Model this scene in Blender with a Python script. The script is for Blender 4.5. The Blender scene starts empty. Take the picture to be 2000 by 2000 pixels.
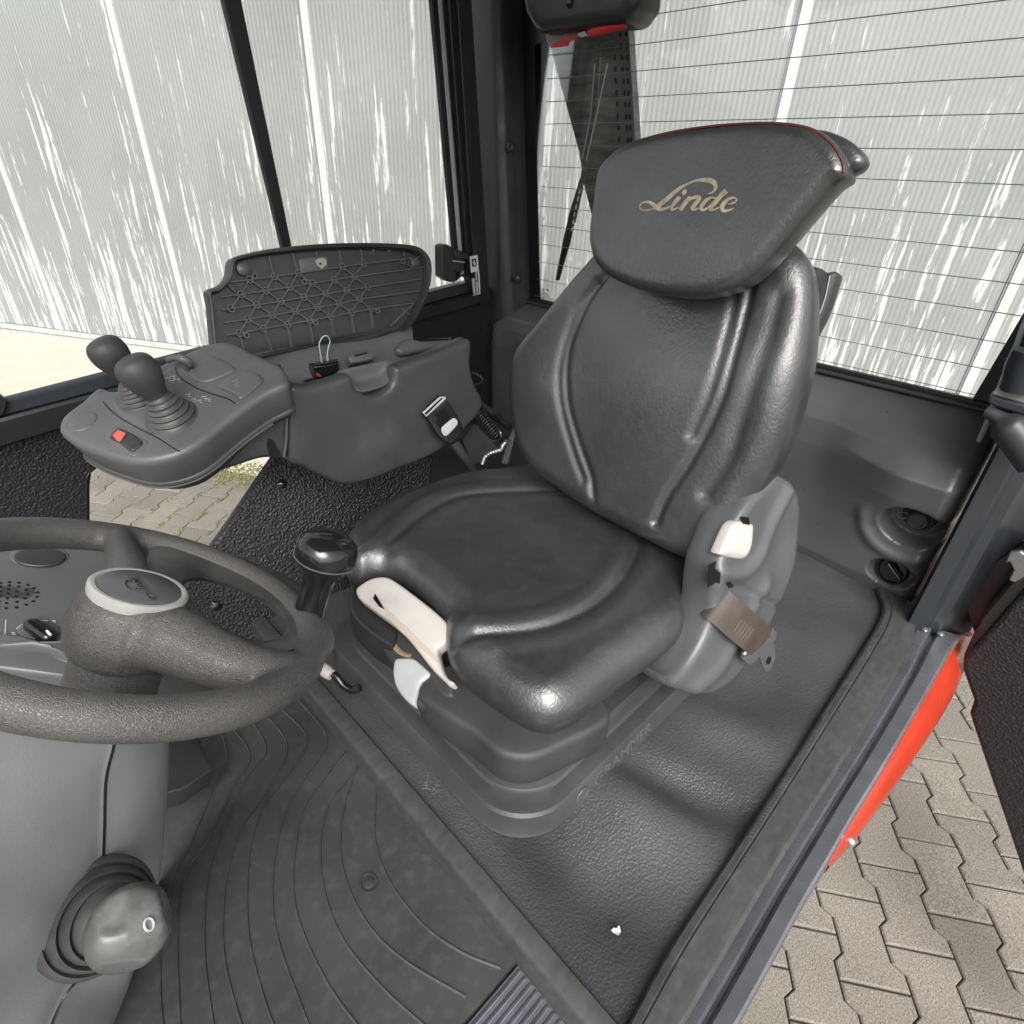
import bpy, bmesh, math, random
import numpy as np
from mathutils import Vector, Matrix
from mathutils.geometry import delaunay_2d_cdt
random.seed(7)
sc = bpy.context.scene
COL = sc.collection
# ------------------------------------------------------------------ camera
CAM = np.array([0.0, 0.0, 0.75]); FPX = 1117.0
_d = np.array([-75, 1850, FPX]); _r = np.array([-1300, -727, FPX])
_d = _d/np.linalg.norm(_d); _r = _r/np.linalg.norm(_r)
_F = np.cross(_r, _d); _F /= np.linalg.norm(_F); _r = np.cross(_d, _F)
MW = np.stack([_F, -_r, -_d])            # camera (right, down, forward) -> world (forward, left, up)
cam_data = bpy.data.cameras.new('camera'); cam = bpy.data.objects.new('camera', cam_data); COL.objects.link(cam)
cm = Matrix(((MW[0, 0], -MW[0, 1], -MW[0, 2], CAM[0]), (MW[1, 0], -MW[1, 1], -MW[1, 2], CAM[1]),
             (MW[2, 0], -MW[2, 1], -MW[2, 2], CAM[2]), (0, 0, 0, 1)))
cam.matrix_world = cm
cam_data.sensor_width = 36.0; cam_data.lens = 36.0*FPX/2000.0
cam_data.clip_start = 0.01; cam_data.clip_end = 200.0
sc.camera = cam
# ------------------------------------------------------------------ world, sun, exposure
SUN_EL, SUN_AZ = math.radians(46), math.radians(52)     # azimuth of the sun direction measured from +X towards +Y
world = bpy.data.worlds.new('World'); sc.world = world; world.use_nodes = True
nt = world.node_tree; bgn = nt.nodes['Background']
sky = nt.nodes.new('ShaderNodeTexSky'); sky.sky_type = 'NISHITA'; sky.sun_disc = False
sky.sun_elevation = SUN_EL; sky.sun_rotation = math.pi/2-SUN_AZ
sky.air_density = 1.0; sky.dust_density = 4.0; sky.ozone_density = 1.0
hs = nt.nodes.new('ShaderNodeHueSaturation'); hs.inputs['Saturation'].default_value = 0.18
nt.links.new(sky.outputs[0], hs.inputs['Color']); nt.links.new(hs.outputs[0], bgn.inputs['Color'])
bgn.inputs['Strength'].default_value = 0.13
sd = bpy.data.lights.new('sun', 'SUN'); sd.energy = 1.3; sd.angle = math.radians(42); sd.color = (1.0, 0.95, 0.88)
sun = bpy.data.objects.new('sun', sd); COL.objects.link(sun)
sdir = Vector((math.cos(SUN_AZ)*math.cos(SUN_EL), math.sin(SUN_AZ)*math.cos(SUN_EL), math.sin(SUN_EL)))
sun.rotation_euler = sdir.to_track_quat('Z', 'Y').to_euler(); sun.location = (3, 4, 6)
vs = sc.view_settings; vs.view_transform = 'Standard'; vs.look = 'None'; vs.gamma = 1; vs.use_curve_mapping = False
vs.exposure = 1.06

# ------------------------------------------------------------------ geometry helpers
K = 2000/1932
def A(*a): return np.array(a, float)
def ray(px, py): return MW@np.array([px*K-1000, py*K-1000, FPX])
def on(px, py, p0, n):
    p0 = np.asarray(p0, float); n = np.asarray(n, float); v = ray(px, py)
    return CAM+v*((p0-CAM)@n)/(v@n)
def ox(px, py, x): return on(px, py, (x, 0, 0), (1, 0, 0))
def oy(px, py, y): return on(px, py, (0, y, 0), (0, 1, 0))
def oz(px, py, z): return on(px, py, (0, 0, z), (0, 0, 1))
def proj(p):
    v = MW.T@(np.asarray(p, float)-CAM); return (1000+FPX*v[0]/v[2])/K, (1000+FPX*v[1]/v[2])/K
def size(p, npx):
    v = MW.T@(np.asarray(p, float)-CAM); return npx*K/FPX*v[2]
def unit(v): v = np.asarray(v, float); return v/np.linalg.norm(v)
ORG = {}
def add(o, parent):
    COL.objects.link(o)
    if parent is not None: o.parent = parent
def thing(name, label, cat, loc=(0, 0, 0), group=None, kind=None):
    o = bpy.data.objects.new(name, None); o.location = loc; o.empty_display_size = .05; COL.objects.link(o)
    tag(o, label, cat, group, kind); ORG[o.name] = A(*loc); return o
def tag(o, label=None, cat=None, group=None, kind=None):
    for k, v in (('label', label), ('category', cat), ('group', group), ('kind', kind)):
        if v: o[k] = v
    return o
def mk(name, V, Fc, mat, parent=None, smooth=True, sub=0, bev=0, bseg=2, ang=40, org=None):
    V = np.asarray(V, float)
    og = ORG[parent.name] if parent is not None else (A(*org) if org is not None else A(0, 0, 0))
    me = bpy.data.meshes.new(name); me.from_pydata((V-og).tolist(), [], [list(map(int, f)) for f in Fc])
    bm = bmesh.new(); bm.from_mesh(me); bmesh.ops.recalc_face_normals(bm, faces=bm.faces); bm.to_mesh(me); bm.free()
    me.materials.append(mat)
    if smooth: me.shade_smooth()
    o = bpy.data.objects.new(name, me); add(o, parent); ORG[o.name] = og
    if parent is None: o.location = og
    if bev:
        m = o.modifiers.new('bevel', 'BEVEL'); m.width = bev; m.segments = bseg; m.limit_method = 'ANGLE'; m.angle_limit = math.radians(35)
    if sub:
        m = o.modifiers.new('sub', 'SUBSURF'); m.levels = sub; m.render_levels = sub
    if smooth and not sub:
        try: me.set_sharp_from_angle(angle=math.radians(ang))
        except Exception: pass
        if bev:
            m = o.modifiers.new('wn', 'WEIGHTED_NORMAL'); m.keep_sharp = True
    return o
def spline(P, n, closed=False):
    P = np.asarray(P, float); N = len(P)
    seg = N if closed else N-1
    d = [0]
    for i in range(seg): d.append(d[-1]+np.linalg.norm(P[(i+1) % N]-P[i]))
    ts = np.linspace(0, d[-1], n+1 if closed else n)
    if closed: ts = ts[:-1]
    out = []
    for t in ts:
        i = min(max(np.searchsorted(d, t, side='right')-1, 0), seg-1); u = (t-d[i])/max(d[i+1]-d[i], 1e-9)
        if closed: a, b, c, e = P[(i-1) % N], P[i], P[(i+1) % N], P[(i+2) % N]
        else: b, c = P[i], P[i+1]; a = P[i-1] if i > 0 else 2*b-c; e = P[i+2] if i+2 < N else 2*c-b
        # centripetal-ish: limit overshoot on unequal spacing
        l = np.linalg.norm(c-b); la = max(np.linalg.norm(b-a), 1e-9); le = max(np.linalg.norm(e-c), 1e-9)
        m1 = .5*((b-a)/la*min(la, l*1.5)+(c-b)); m2 = .5*((c-b)+(e-c)/le*min(le, l*1.5))
        u2, u3 = u*u, u*u*u
        out.append((2*u3-3*u2+1)*b+(u3-2*u2+u)*m1+(-2*u3+3*u2)*c+(u3-u2)*m2)
    return np.array(out)
def loft(name, rows, mat, parent=None, closed=False, cap=False, **k):
    n = len(rows[0]); V = np.concatenate([np.asarray(r, float) for r in rows]); Fc = []
    for i in range(len(rows)-1):
        for j in range(n if closed else n-1):
            a = i*n+j; b = i*n+(j+1) % n; Fc.append((a, b, b+n, a+n))
    if cap: Fc.append(list(range(n))[::-1]); Fc.append([len(V)-n+i for i in range(n)])
    return mk(name, V, Fc, mat, parent, **k)
def frame(t):
    t = unit(t); h = A(0, 0, 1) if abs(t[2]) < .9 else A(1, 0, 0); a = unit(np.cross(t, h)); return a, np.cross(t, a)
def tubeVF(path, r, seg=10, flat=1.0):
    path = np.asarray(path, float); n = len(path); r = np.ones(n)*r if np.isscalar(r) else np.asarray(r)
    V = []; Fc = []; a = None
    for i in range(n):
        t = unit(path[min(i+1, n-1)]-path[max(i-1, 0)])
        if a is None: a, b = frame(t)
        else: a = unit(a-t*(a@t)); b = np.cross(t, a)
        for j in range(seg):
            th = 2*math.pi*j/seg; V.append(path[i]+r[i]*(a*math.cos(th)+b*math.sin(th)*flat))
    for i in range(n-1):
        for j in range(seg):
            p = i*seg+j; q = i*seg+(j+1) % seg; Fc.append((p, q, q+seg, p+seg))
    Fc.append(list(range(seg))[::-1]); Fc.append([len(V)-seg+i for i in range(seg)])
    return V, Fc
def tube(name, path, r, mat, parent=None, seg=10, flat=1.0, **k):
    V, Fc = tubeVF(path, r, seg, flat); return mk(name, V, Fc, mat, parent, ang=60, **k)
def lathe(name, prof, o, ax, mat, parent=None, seg=32, sc2=(1, 1), **k):
    ax = unit(ax); a, b = frame(ax); rows = []
    for r, h in prof:
        rows.append([A(*o)+ax*h+r*(a*math.cos(t)*sc2[0]+b*math.sin(t)*sc2[1]) for t in np.linspace(0, 2*math.pi, seg, endpoint=False)])
    return loft(name, rows, mat, parent, closed=True, cap=True, **k)
def prism(name, P, vec, mat, parent=None, bev=.0015, **k):
    P = np.asarray(P, float); n = len(P); vec = np.asarray(vec, float); V = np.concatenate([P, P+vec])
    Fc = [list(range(n)), list(range(2*n-1, n-1, -1))]+[(i, (i+1) % n, (i+1) % n+n, i+n) for i in range(n)]
    return mk(name, V, Fc, mat, parent, bev=bev, **k)
def box(name, c, a, b, d, mat, parent=None, bev=.0015, **k):
    c, a, b, d = [np.asarray(x, float) for x in (c, a, b, d)]
    return prism(name, [c-a-b-d, c+a-b-d, c+a+b-d, c-a+b-d], 2*d, mat, parent, bev, **k)
def join(parts):
    V = []; Fc = []
    for v, f in parts:
        o = len(V); V += list(v); Fc += [[i+o for i in q] for q in f]
    return V, Fc
def segdist(P, L):
    """P (n,2), polyline L (m,2): distance of every point to the line, and signed side"""
    best = np.full(len(P), 1e9)
    for i in range(len(L)-1):
        a, b = L[i], L[i+1]; ab = b-a; t = np.clip(((P-a)@ab)/max(ab@ab, 1e-12), 0, 1)
        d = np.linalg.norm(P-(a+t[:, None]*ab), axis=1); best = np.minimum(best, d)
    return best
def sstep(x, a, b): t = np.clip((x-a)/(b-a), 0, 1); return t*t*(3-2*t)
def inflate(name, outline, n, mat, parent=None, r=.02, depth=.05, hfun=None, grid=.006, taper=.0, npts=160,
            feats=(), sub=0, flatness=1.0, rside=None, smooth_outline=True, backr=None, sharpcap=False):
    """Cushion-like solid: outline (3D, near one plane), n = outward normal of its front. Rounded rim of radius r,
    height function hfun(UV, dist) on the front, straight sides of the given depth behind, tapering inwards."""
    n = unit(n); P = np.asarray(outline, float)
    if smooth_outline: P = spline(P, npts, True)
    c = P.mean(0); P = P-((P-c)@n)[:, None]*n
    a, b = frame(n); UV = np.stack([(P-c)@a, (P-c)@b], 1)
    ar = .5*np.sum(UV[:, 0]*np.roll(UV[:, 1], -1)-np.roll(UV[:, 0], -1)*UV[:, 1])
    if ar < 0: UV = UV[::-1]
    tan = np.roll(UV, -1, 0)-np.roll(UV, 1, 0); tan /= np.linalg.norm(tan, axis=1)[:, None]
    inn = np.stack([-tan[:, 1], tan[:, 0]], 1)
    for _ in range(3): inn = (np.roll(inn, 1, 0)+inn+np.roll(inn, -1, 0)); inn /= np.linalg.norm(inn, axis=1)[:, None]
    loop = np.vstack([UV, UV[:1]])
    rings = []; hs_ = []
    for th in (20, 40, 60, 78):
        t = math.radians(th); d = r*(1-math.cos(t)); R = UV+inn*d
        rings.append(R); hs_.append(r*math.sin(t)*flatness)
    # inner ring = boundary of CDT
    inner = rings[-1]; N = len(UV)
    mn, mx = UV.min(0), UV.max(0)
    xs = np.arange(mn[0], mx[0], grid); ys = np.arange(mn[1], mx[1], grid*.87)
    G = np.array([(x+(grid/2 if k % 2 else 0), y) for k, y in enumerate(ys) for x in xs])
    # point in polygon
    ins = np.zeros(len(G), bool); x, y = G[:, 0], G[:, 1]
    for i in range(N):
        x1, y1 = inner[i]; x2, y2 = inner[(i+1) % N]
        cnd = ((y1 > y) != (y2 > y)); xi = (x2-x1)*(y-y1)/((y2-y1) if y2 != y1 else 1e-12)+x1
        ins ^= cnd & (x < xi)
    G = G[ins]; iloop = np.vstack([inner, inner[:1]])
    if len(G): G = G[segdist(G, iloop) > grid*.5]
    pts = [Vector(p) for p in inner.tolist()]+[Vector(p) for p in G.tolist()]
    res = delaunay_2d_cdt(pts, [(i, (i+1) % N) for i in range(N)], [list(range(N))], 1, 1e-7)
    vv = np.array([tuple(v) for v in res[0]]); ff = [list(f) for f in res[2]]
    # map inner ring indices
    orig = res[3]; pos = {}
    for i, ol in enumerate(orig):
        for q in ol:
            if q < N: pos[q] = i
    d = segdist(vv, loop); hh = r*flatness*np.sqrt(np.clip(1-(1-np.clip(d/r, 0, 1))**2, 0, 1))
    V2 = [vv]; H = [hh]; Fc = ff; off = len(vv)
    idx_inner = [pos[i] for i in range(N)]
    prev = idx_inner
    for R, h in zip(rings[-2::-1], hs_[-2::-1]):
        V2.append(R); H.append(np.full(N, h)); cur = [off+i for i in range(N)]; off += N
        Fc += [(prev[i], cur[i], cur[(i+1) % N], prev[(i+1) % N]) for i in range(N)]; prev = cur
    V2 = np.vstack(V2); H = np.concatenate(H); D = segdist(V2, loop)
    if hfun is not None: H = H+hfun(V2, D, lambda p3: np.stack([(np.asarray(p3)-c)@a, (np.asarray(p3)-c)@b], 1))
    for L3, w, amp in feats:
        L2 = np.stack([(L3-c)@a, (L3-c)@b], 1); q = segdist(V2, L2); H = H+amp*np.exp(-(q/w)**2)*sstep(D, 0, r)
    W = c+V2[:, :1]*a+V2[:, 1:2]*b+H[:, None]*n
    Vs = [W]; br = backr if backr is not None else min(r, depth*.4)
    for hh_, ins_ in ((0, 0), (-max(depth-br, .0005)*.5, taper*.5), (-max(depth-br, .001), taper), (-(depth-br*.3), taper+br*.3), (-depth, taper+br)):
        R = UV+inn*ins_; Vs.append(c+R[:, :1]*a+R[:, 1:2]*b+hh_*n); cur = [off+i for i in range(N)]; off += N
        Fc += [(prev[i], cur[i], cur[(i+1) % N], prev[(i+1) % N]) for i in range(N)]; prev = cur
    Fc.append(prev)
    o = mk(name, np.vstack(Vs), Fc, mat, parent, sub=sub)
    if sharpcap: pass
    return o
def dd(pts, f): return [f(*p) for p in pts]

# ------------------------------------------------------------------ materials
def mat(name, col, rough=.5, metal=0.0, spec=.5, noise=None, bump=None, bump2=None, rnoise=None, coat=0, dust=None, valley=None):
    """noise: (scale, amount, stretch) colour mottling; bump: (kind, scale, strength, distance, stretch)"""
    m = bpy.data.materials.new(name); m.use_nodes = True; t = m.node_tree; b = t.nodes['Principled BSDF']
    b.inputs['Base Color'].default_value = (*col, 1); b.inputs['Roughness'].default_value = rough
    b.inputs['Metallic'].default_value = metal; b.inputs['Specular IOR Level'].default_value = spec
    b.inputs['Coat Weight'].default_value = coat
    tc = t.nodes.new('ShaderNodeTexCoord')
    def mp(s):
        q = t.nodes.new('ShaderNodeMapping'); t.links.new(tc.outputs['Object'], q.inputs[0]); q.inputs['Scale'].default_value = s; return q.outputs[0]
    def tex(kind, scale, stretch):
        v = mp(stretch)
        if kind == 'noise':
            q = t.nodes.new('ShaderNodeTexNoise'); q.inputs['Scale'].default_value = scale; q.inputs['Detail'].default_value = 6; o = q.outputs[0]
        elif kind == 'vor':
            q = t.nodes.new('ShaderNodeTexVoronoi'); q.inputs['Scale'].default_value = scale; o = q.outputs['Distance']
        elif kind == 'smooth':
            q = t.nodes.new('ShaderNodeTexVoronoi'); q.feature = 'SMOOTH_F1'; q.inputs['Scale'].default_value = scale; o = q.outputs['Distance']
        elif kind == 'crack':
            q = t.nodes.new('ShaderNodeTexVoronoi'); q.feature = 'DISTANCE_TO_EDGE'; q.inputs['Scale'].default_value = scale
            nz = t.nodes.new('ShaderNodeTexNoise'); nz.inputs['Scale'].default_value = scale*.9; t.links.new(v, nz.inputs['Vector'])
            mx = t.nodes.new('ShaderNodeVectorMath'); mx.operation = 'MULTIPLY_ADD'; t.links.new(nz.outputs['Color'], mx.inputs[0]); mx.inputs[1].default_value = (1.2/scale,)*3; t.links.new(v, mx.inputs[2])
            t.links.new(mx.outputs[0], q.inputs['Vector'])
            mr = t.nodes.new('ShaderNodeMapRange'); mr.inputs['From Max'].default_value = .18; t.links.new(q.outputs['Distance'], mr.inputs['Value']); return mr.outputs[0]
        elif kind == 'wave':
            q = t.nodes.new('ShaderNodeTexWave'); q.inputs['Scale'].default_value = scale; q.inputs['Distortion'].default_value = 1.0; o = q.outputs['Fac']
        t.links.new(v, q.inputs['Vector']); return o
    if noise or dust:
        cur = None
        if noise:
            sc_, amt, st = noise; o = tex('noise', sc_, st)
            r = t.nodes.new('ShaderNodeValToRGB'); r.color_ramp.elements[0].position = .3; r.color_ramp.elements[1].position = .7
            r.color_ramp.elements[0].color = (*[c*(1-amt) for c in col], 1); r.color_ramp.elements[1].color = (*[c*(1+amt) for c in col], 1)
            t.links.new(o, r.inputs[0]); cur = r.outputs[0]
        if dust:
            sc_, dc, lo, hi, mxv = dust; o = tex('noise', sc_, (1, 1, 1))
            q = t.nodes.new('ShaderNodeMapRange'); q.inputs['From Min'].default_value = lo; q.inputs['From Max'].default_value = hi; q.inputs['To Max'].default_value = mxv
            t.links.new(o, q.inputs['Value']); mx = t.nodes.new('ShaderNodeMixRGB'); t.links.new(q.outputs[0], mx.inputs[0])
            if cur: t.links.new(cur, mx.inputs[1])
            else: mx.inputs[1].default_value = (*col, 1)
            mx.inputs[2].default_value = (*dc, 1); cur = mx.outputs[0]
        if valley:
            o = tex(valley[0], valley[1], (1, 1, 1)); mx = t.nodes.new('ShaderNodeMixRGB'); t.links.new(o, mx.inputs[0]); mx.inputs[1].default_value = (*valley[2], 1); t.links.new(cur, mx.inputs[2]); cur = mx.outputs[0]
        t.links.new(cur, b.inputs['Base Color'])
    if rnoise:
        sc_, lo, hi = rnoise[:3]; o = tex('noise', sc_, rnoise[3] if len(rnoise) > 3 else (1, 1, 1)); q = t.nodes.new('ShaderNodeMapRange')
        q.inputs['From Min'].default_value = .3; q.inputs['From Max'].default_value = .7; q.inputs['To Min'].default_value = lo; q.inputs['To Max'].default_value = hi
        t.links.new(o, q.inputs['Value']); t.links.new(q.outputs[0], b.inputs['Roughness'])
    nrm = None
    for bp in (bump, bump2):
        if not bp: continue
        kind, s_, st_, di, stv = bp; o = tex(kind, s_, stv); q = t.nodes.new('ShaderNodeBump'); q.inputs['Strength'].default_value = st_; q.inputs['Distance'].default_value = di
        t.links.new(o, q.inputs['Height'])
        if nrm: t.links.new(nrm, q.inputs['Normal'])
        nrm = q.outputs[0]
    if nrm: t.links.new(nrm, b.inputs['Normal'])
    return m
I3 = (1, 1, 1)
M = {}
M['leather'] = mat('black_leather', (.029, .030, .032), .36, spec=1.0, noise=(9, .2, I3), rnoise=(8, .31, .44), bump=('crack', 140, .26, .0005, (1, 1.0, .6)), bump2=('noise', 100, .28, .0012, (1, 1, .3)), dust=(60, (.08, .08, .076), .46, .85, .3))
M['leather'].node_tree.nodes['Principled BSDF'].inputs['IOR'].default_value = 1.6
M['plastic'] = mat('black_grained_plastic', (.050, .051, .053), .42, noise=(12, .2, I3), bump=('noise', 700, .25, .0004, I3), dust=(9, (.12, .115, .105), .55, .8, .3), rnoise=(9, .34, .52))
M['plastic_smooth'] = mat('black_satin_plastic', (.028, .029, .031), .38, noise=(10, .2, I3), bump=('noise', 300, .08, .0004, I3), rnoise=(20, .3, .5))
M['gloss'] = mat('black_gloss_plastic', (.010, .010, .011), .14, spec=.7, rnoise=(30, .10, .22))
M['pod'] = mat('charcoal_console_plastic', (.085, .088, .092), .38, noise=(14, .12, I3), bump=('noise', 900, .2, .0003, I3), dust=(6, (.16, .16, .15), .5, .8, .25))
M['grey'] = mat('grey_bracket_plastic', (.080, .085, .089), .30, noise=(12, .1, I3), bump=('noise', 160, .08, .0008, I3))
M['rubber'] = mat('black_rubber', (.04, .04, .042), .55, noise=(20, .2, I3), bump=('noise', 260, .12, .0005, I3))
M['vinyl'] = mat('pebbled_black_vinyl', (.058, .060, .064), .38, noise=(6, .25, I3), bump=('smooth', 340, .75, .0013, I3), dust=(4, (.12, .11, .10), .5, .75, .4), rnoise=(6, .33, .5))
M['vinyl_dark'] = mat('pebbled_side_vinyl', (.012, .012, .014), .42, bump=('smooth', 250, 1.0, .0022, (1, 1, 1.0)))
M['mat'] = mat('grey_rubber_mat', (.040, .040, .040), .44, noise=(7, .3, I3), bump=('noise', 500, .2, .0004, I3), dust=(70, (.11, .108, .10), .50, .75, .28), rnoise=(10, .42, .65))
M['strip'] = mat('worn_rubber_strip', (.050, .050, .049), .42, noise=(40, .2, (1, 3, 3)), dust=(70, (.11, .108, .10), .5, .8, .35), rnoise=(12, .35, .6))
M['sill'] = mat('anthracite_painted_sill', (.20, .208, .23), .24, metal=.5, noise=(18, .15, I3), rnoise=(25, .16, .36), bump=('noise', 120, .05, .0006, I3))
M['post'] = mat('anthracite_painted_post', (.026, .030, .035), .34, noise=(8, .12, I3))
M['red'] = mat('orange_red_paint', (.43, .034, .012), .3, coat=.15, noise=(10, .10, I3), rnoise=(14, .25, .45))
M['alu'] = mat('ribbed_aluminium', (.22, .23, .26), .3, metal=.8, rnoise=(30, .2, .45))
M['blackmetal'] = mat('black_painted_metal', (.012, .0125, .014), .42, noise=(10, .2, I3))
M['white'] = mat('white_plastic', (.50, .475, .445), .4, noise=(20, .08, I3), dust=(25, (.3, .27, .22), .55, .8, .4))
M['lightgrey'] = mat('light_grey_plastic', (.42, .44, .44), .4, noise=(20, .08, I3))
M['belt'] = mat('brown_belt_webbing', (.070, .055, .045), .42, noise=(30, .2, I3), bump=('wave', 220, .5, .0006, I3))
M['steel'] = mat('steel', (.35, .36, .36), .3, metal=.9, rnoise=(40, .2, .4))
M['redplastic'] = mat('red_plastic', (.55, .03, .03), .4)
M['frit'] = mat('black_glass_border', (.006, .006, .008), .3)
M['column'] = mat('bluegrey_column_cover', (.235, .243, .250), .40, noise=(5, .2, I3), bump=('noise', 700, .35, .0006, I3), dust=(30, (.2, .21, .22), .55, .8, .35))
M['wheel'] = mat('grained_wheel_foam', (.045, .044, .043), .36, noise=(12, .3, I3), bump=('crack', 560, .5, .0006, I3), dust=(10, (.11, .108, .10), .42, .7, .5), valley=('crack', 560, (.105, .10, .095)))
M['wheel_smooth'] = mat('worn_smooth_wheel', (.055, .055, .054), .38, noise=(25, .5, I3), dust=(30, (.13, .13, .12), .5, .75, .5))
M['logo'] = mat('gold_printed_logo', (.33, .29, .20), .5, noise=(120, .25, I3))
M['white_paint'] = mat('white_print', (.7, .7, .68), .5)
M['piping'] = mat('dark_red_piping', (.10, .018, .016), .5)
M['liftgrey'] = mat('pale_green_grey_rod', (.33, .38, .38), .35)

def glass(name, refl=1.0, tint=(.96, .98, .97)):
    m = bpy.data.materials.new(name); m.use_nodes = True; t = m.node_tree
    for nn in list(t.nodes): t.nodes.remove(nn)
    out = t.nodes.new('ShaderNodeOutputMaterial'); tr = t.nodes.new('ShaderNodeBsdfTransparent'); tr.inputs[0].default_value = (*tint, 1)
    gl = t.nodes.new('ShaderNodeBsdfGlossy'); gl.inputs['Roughness'].default_value = .02; fr = t.nodes.new('ShaderNodeFresnel'); fr.inputs[0].default_value = 1.45
    mu = t.nodes.new('ShaderNodeMath'); mu.operation = 'MULTIPLY'; mu.inputs[1].default_value = refl; t.links.new(fr.outputs[0], mu.inputs[0])
    mx = t.nodes.new('ShaderNodeMixShader'); t.links.new(mu.outputs[0], mx.inputs[0]); t.links.new(tr.outputs[0], mx.inputs[1]); t.links.new(gl.outputs[0], mx.inputs[2]); t.links.new(mx.outputs[0], out.inputs[0])
    return m
M['glass'] = glass('window_glass')

def stone_mat():
    m = bpy.data.materials.new('beige_concrete_stone'); m.use_nodes = True; t = m.node_tree; b = t.nodes['Principled BSDF']; b.inputs['Roughness'].default_value = .8
    tc = t.nodes.new('ShaderNodeTexCoord'); oi = t.nodes.new('ShaderNodeObjectInfo')
    gm = t.nodes.new('ShaderNodeNewGeometry')
    n1 = t.nodes.new('ShaderNodeTexNoise'); n1.inputs['Scale'].default_value = 260; n1.inputs['Detail'].default_value = 3; t.links.new(gm.outputs['Position'], n1.inputs['Vector'])
    n2 = t.nodes.new('ShaderNodeTexNoise'); n2.inputs['Scale'].default_value = 3; n2.inputs['Detail'].default_value = 5; t.links.new(gm.outputs['Position'], n2.inputs['Vector'])
    r1 = t.nodes.new('ShaderNodeValToRGB'); e = r1.color_ramp.elements; e[0].position = .3; e[0].color = (.10, .088, .072, 1); e[1].position = .5; e[1].color = (.215, .195, .165, 1)
    e2 = r1.color_ramp.elements.new(.66); e2.color = (.27, .25, .215, 1); e3 = r1.color_ramp.elements.new(.76); e3.color = (.50, .48, .44, 1)
    t.links.new(n1.outputs[0], r1.inputs[0])
    hv = t.nodes.new('ShaderNodeHueSaturation'); t.links.new(r1.outputs[0], hv.inputs['Color'])
    mr = t.nodes.new('ShaderNodeMapRange'); mr.inputs['To Min'].default_value = .78; mr.inputs['To Max'].default_value = 1.12; t.links.new(oi.outputs['Random'], mr.inputs['Value'])
    mr2 = t.nodes.new('ShaderNodeMapRange'); mr2.inputs['From Min'].default_value = .3; mr2.inputs['From Max'].default_value = .7; mr2.inputs['To Min'].default_value = .82; mr2.inputs['To Max'].default_value = 1.12; t.links.new(n2.outputs[0], mr2.inputs['Value'])
    mm = t.nodes.new('ShaderNodeMath'); mm.operation = 'MULTIPLY'; t.links.new(mr.outputs[0], mm.inputs[0]); t.links.new(mr2.outputs[0], mm.inputs[1]); t.links.new(mm.outputs[0], hv.inputs['Value'])
    t.links.new(hv.outputs[0], b.inputs['Base Color'])
    bp = t.nodes.new('ShaderNodeBump'); bp.inputs['Strength'].default_value = .5; bp.inputs['Distance'].default_value = .002; t.links.new(n1.outputs[0], bp.inputs['Height']); t.links.new(bp.outputs[0], b.inputs['Normal'])
    return m
M['stone'] = stone_mat()
M['joint'] = mat('joint_sand_with_moss', (.075, .062, .042), .9, noise=(8, .3, I3), dust=(14, (.05, .06, .018), .5, .65, .8))
M['apron'] = mat('pale_concrete', (.52, .49, .41), .8, noise=(3, .05, I3))
M['moss'] = mat('yellow_green_moss', (.15, .16, .05), .9, noise=(60, .4, I3))

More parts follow.
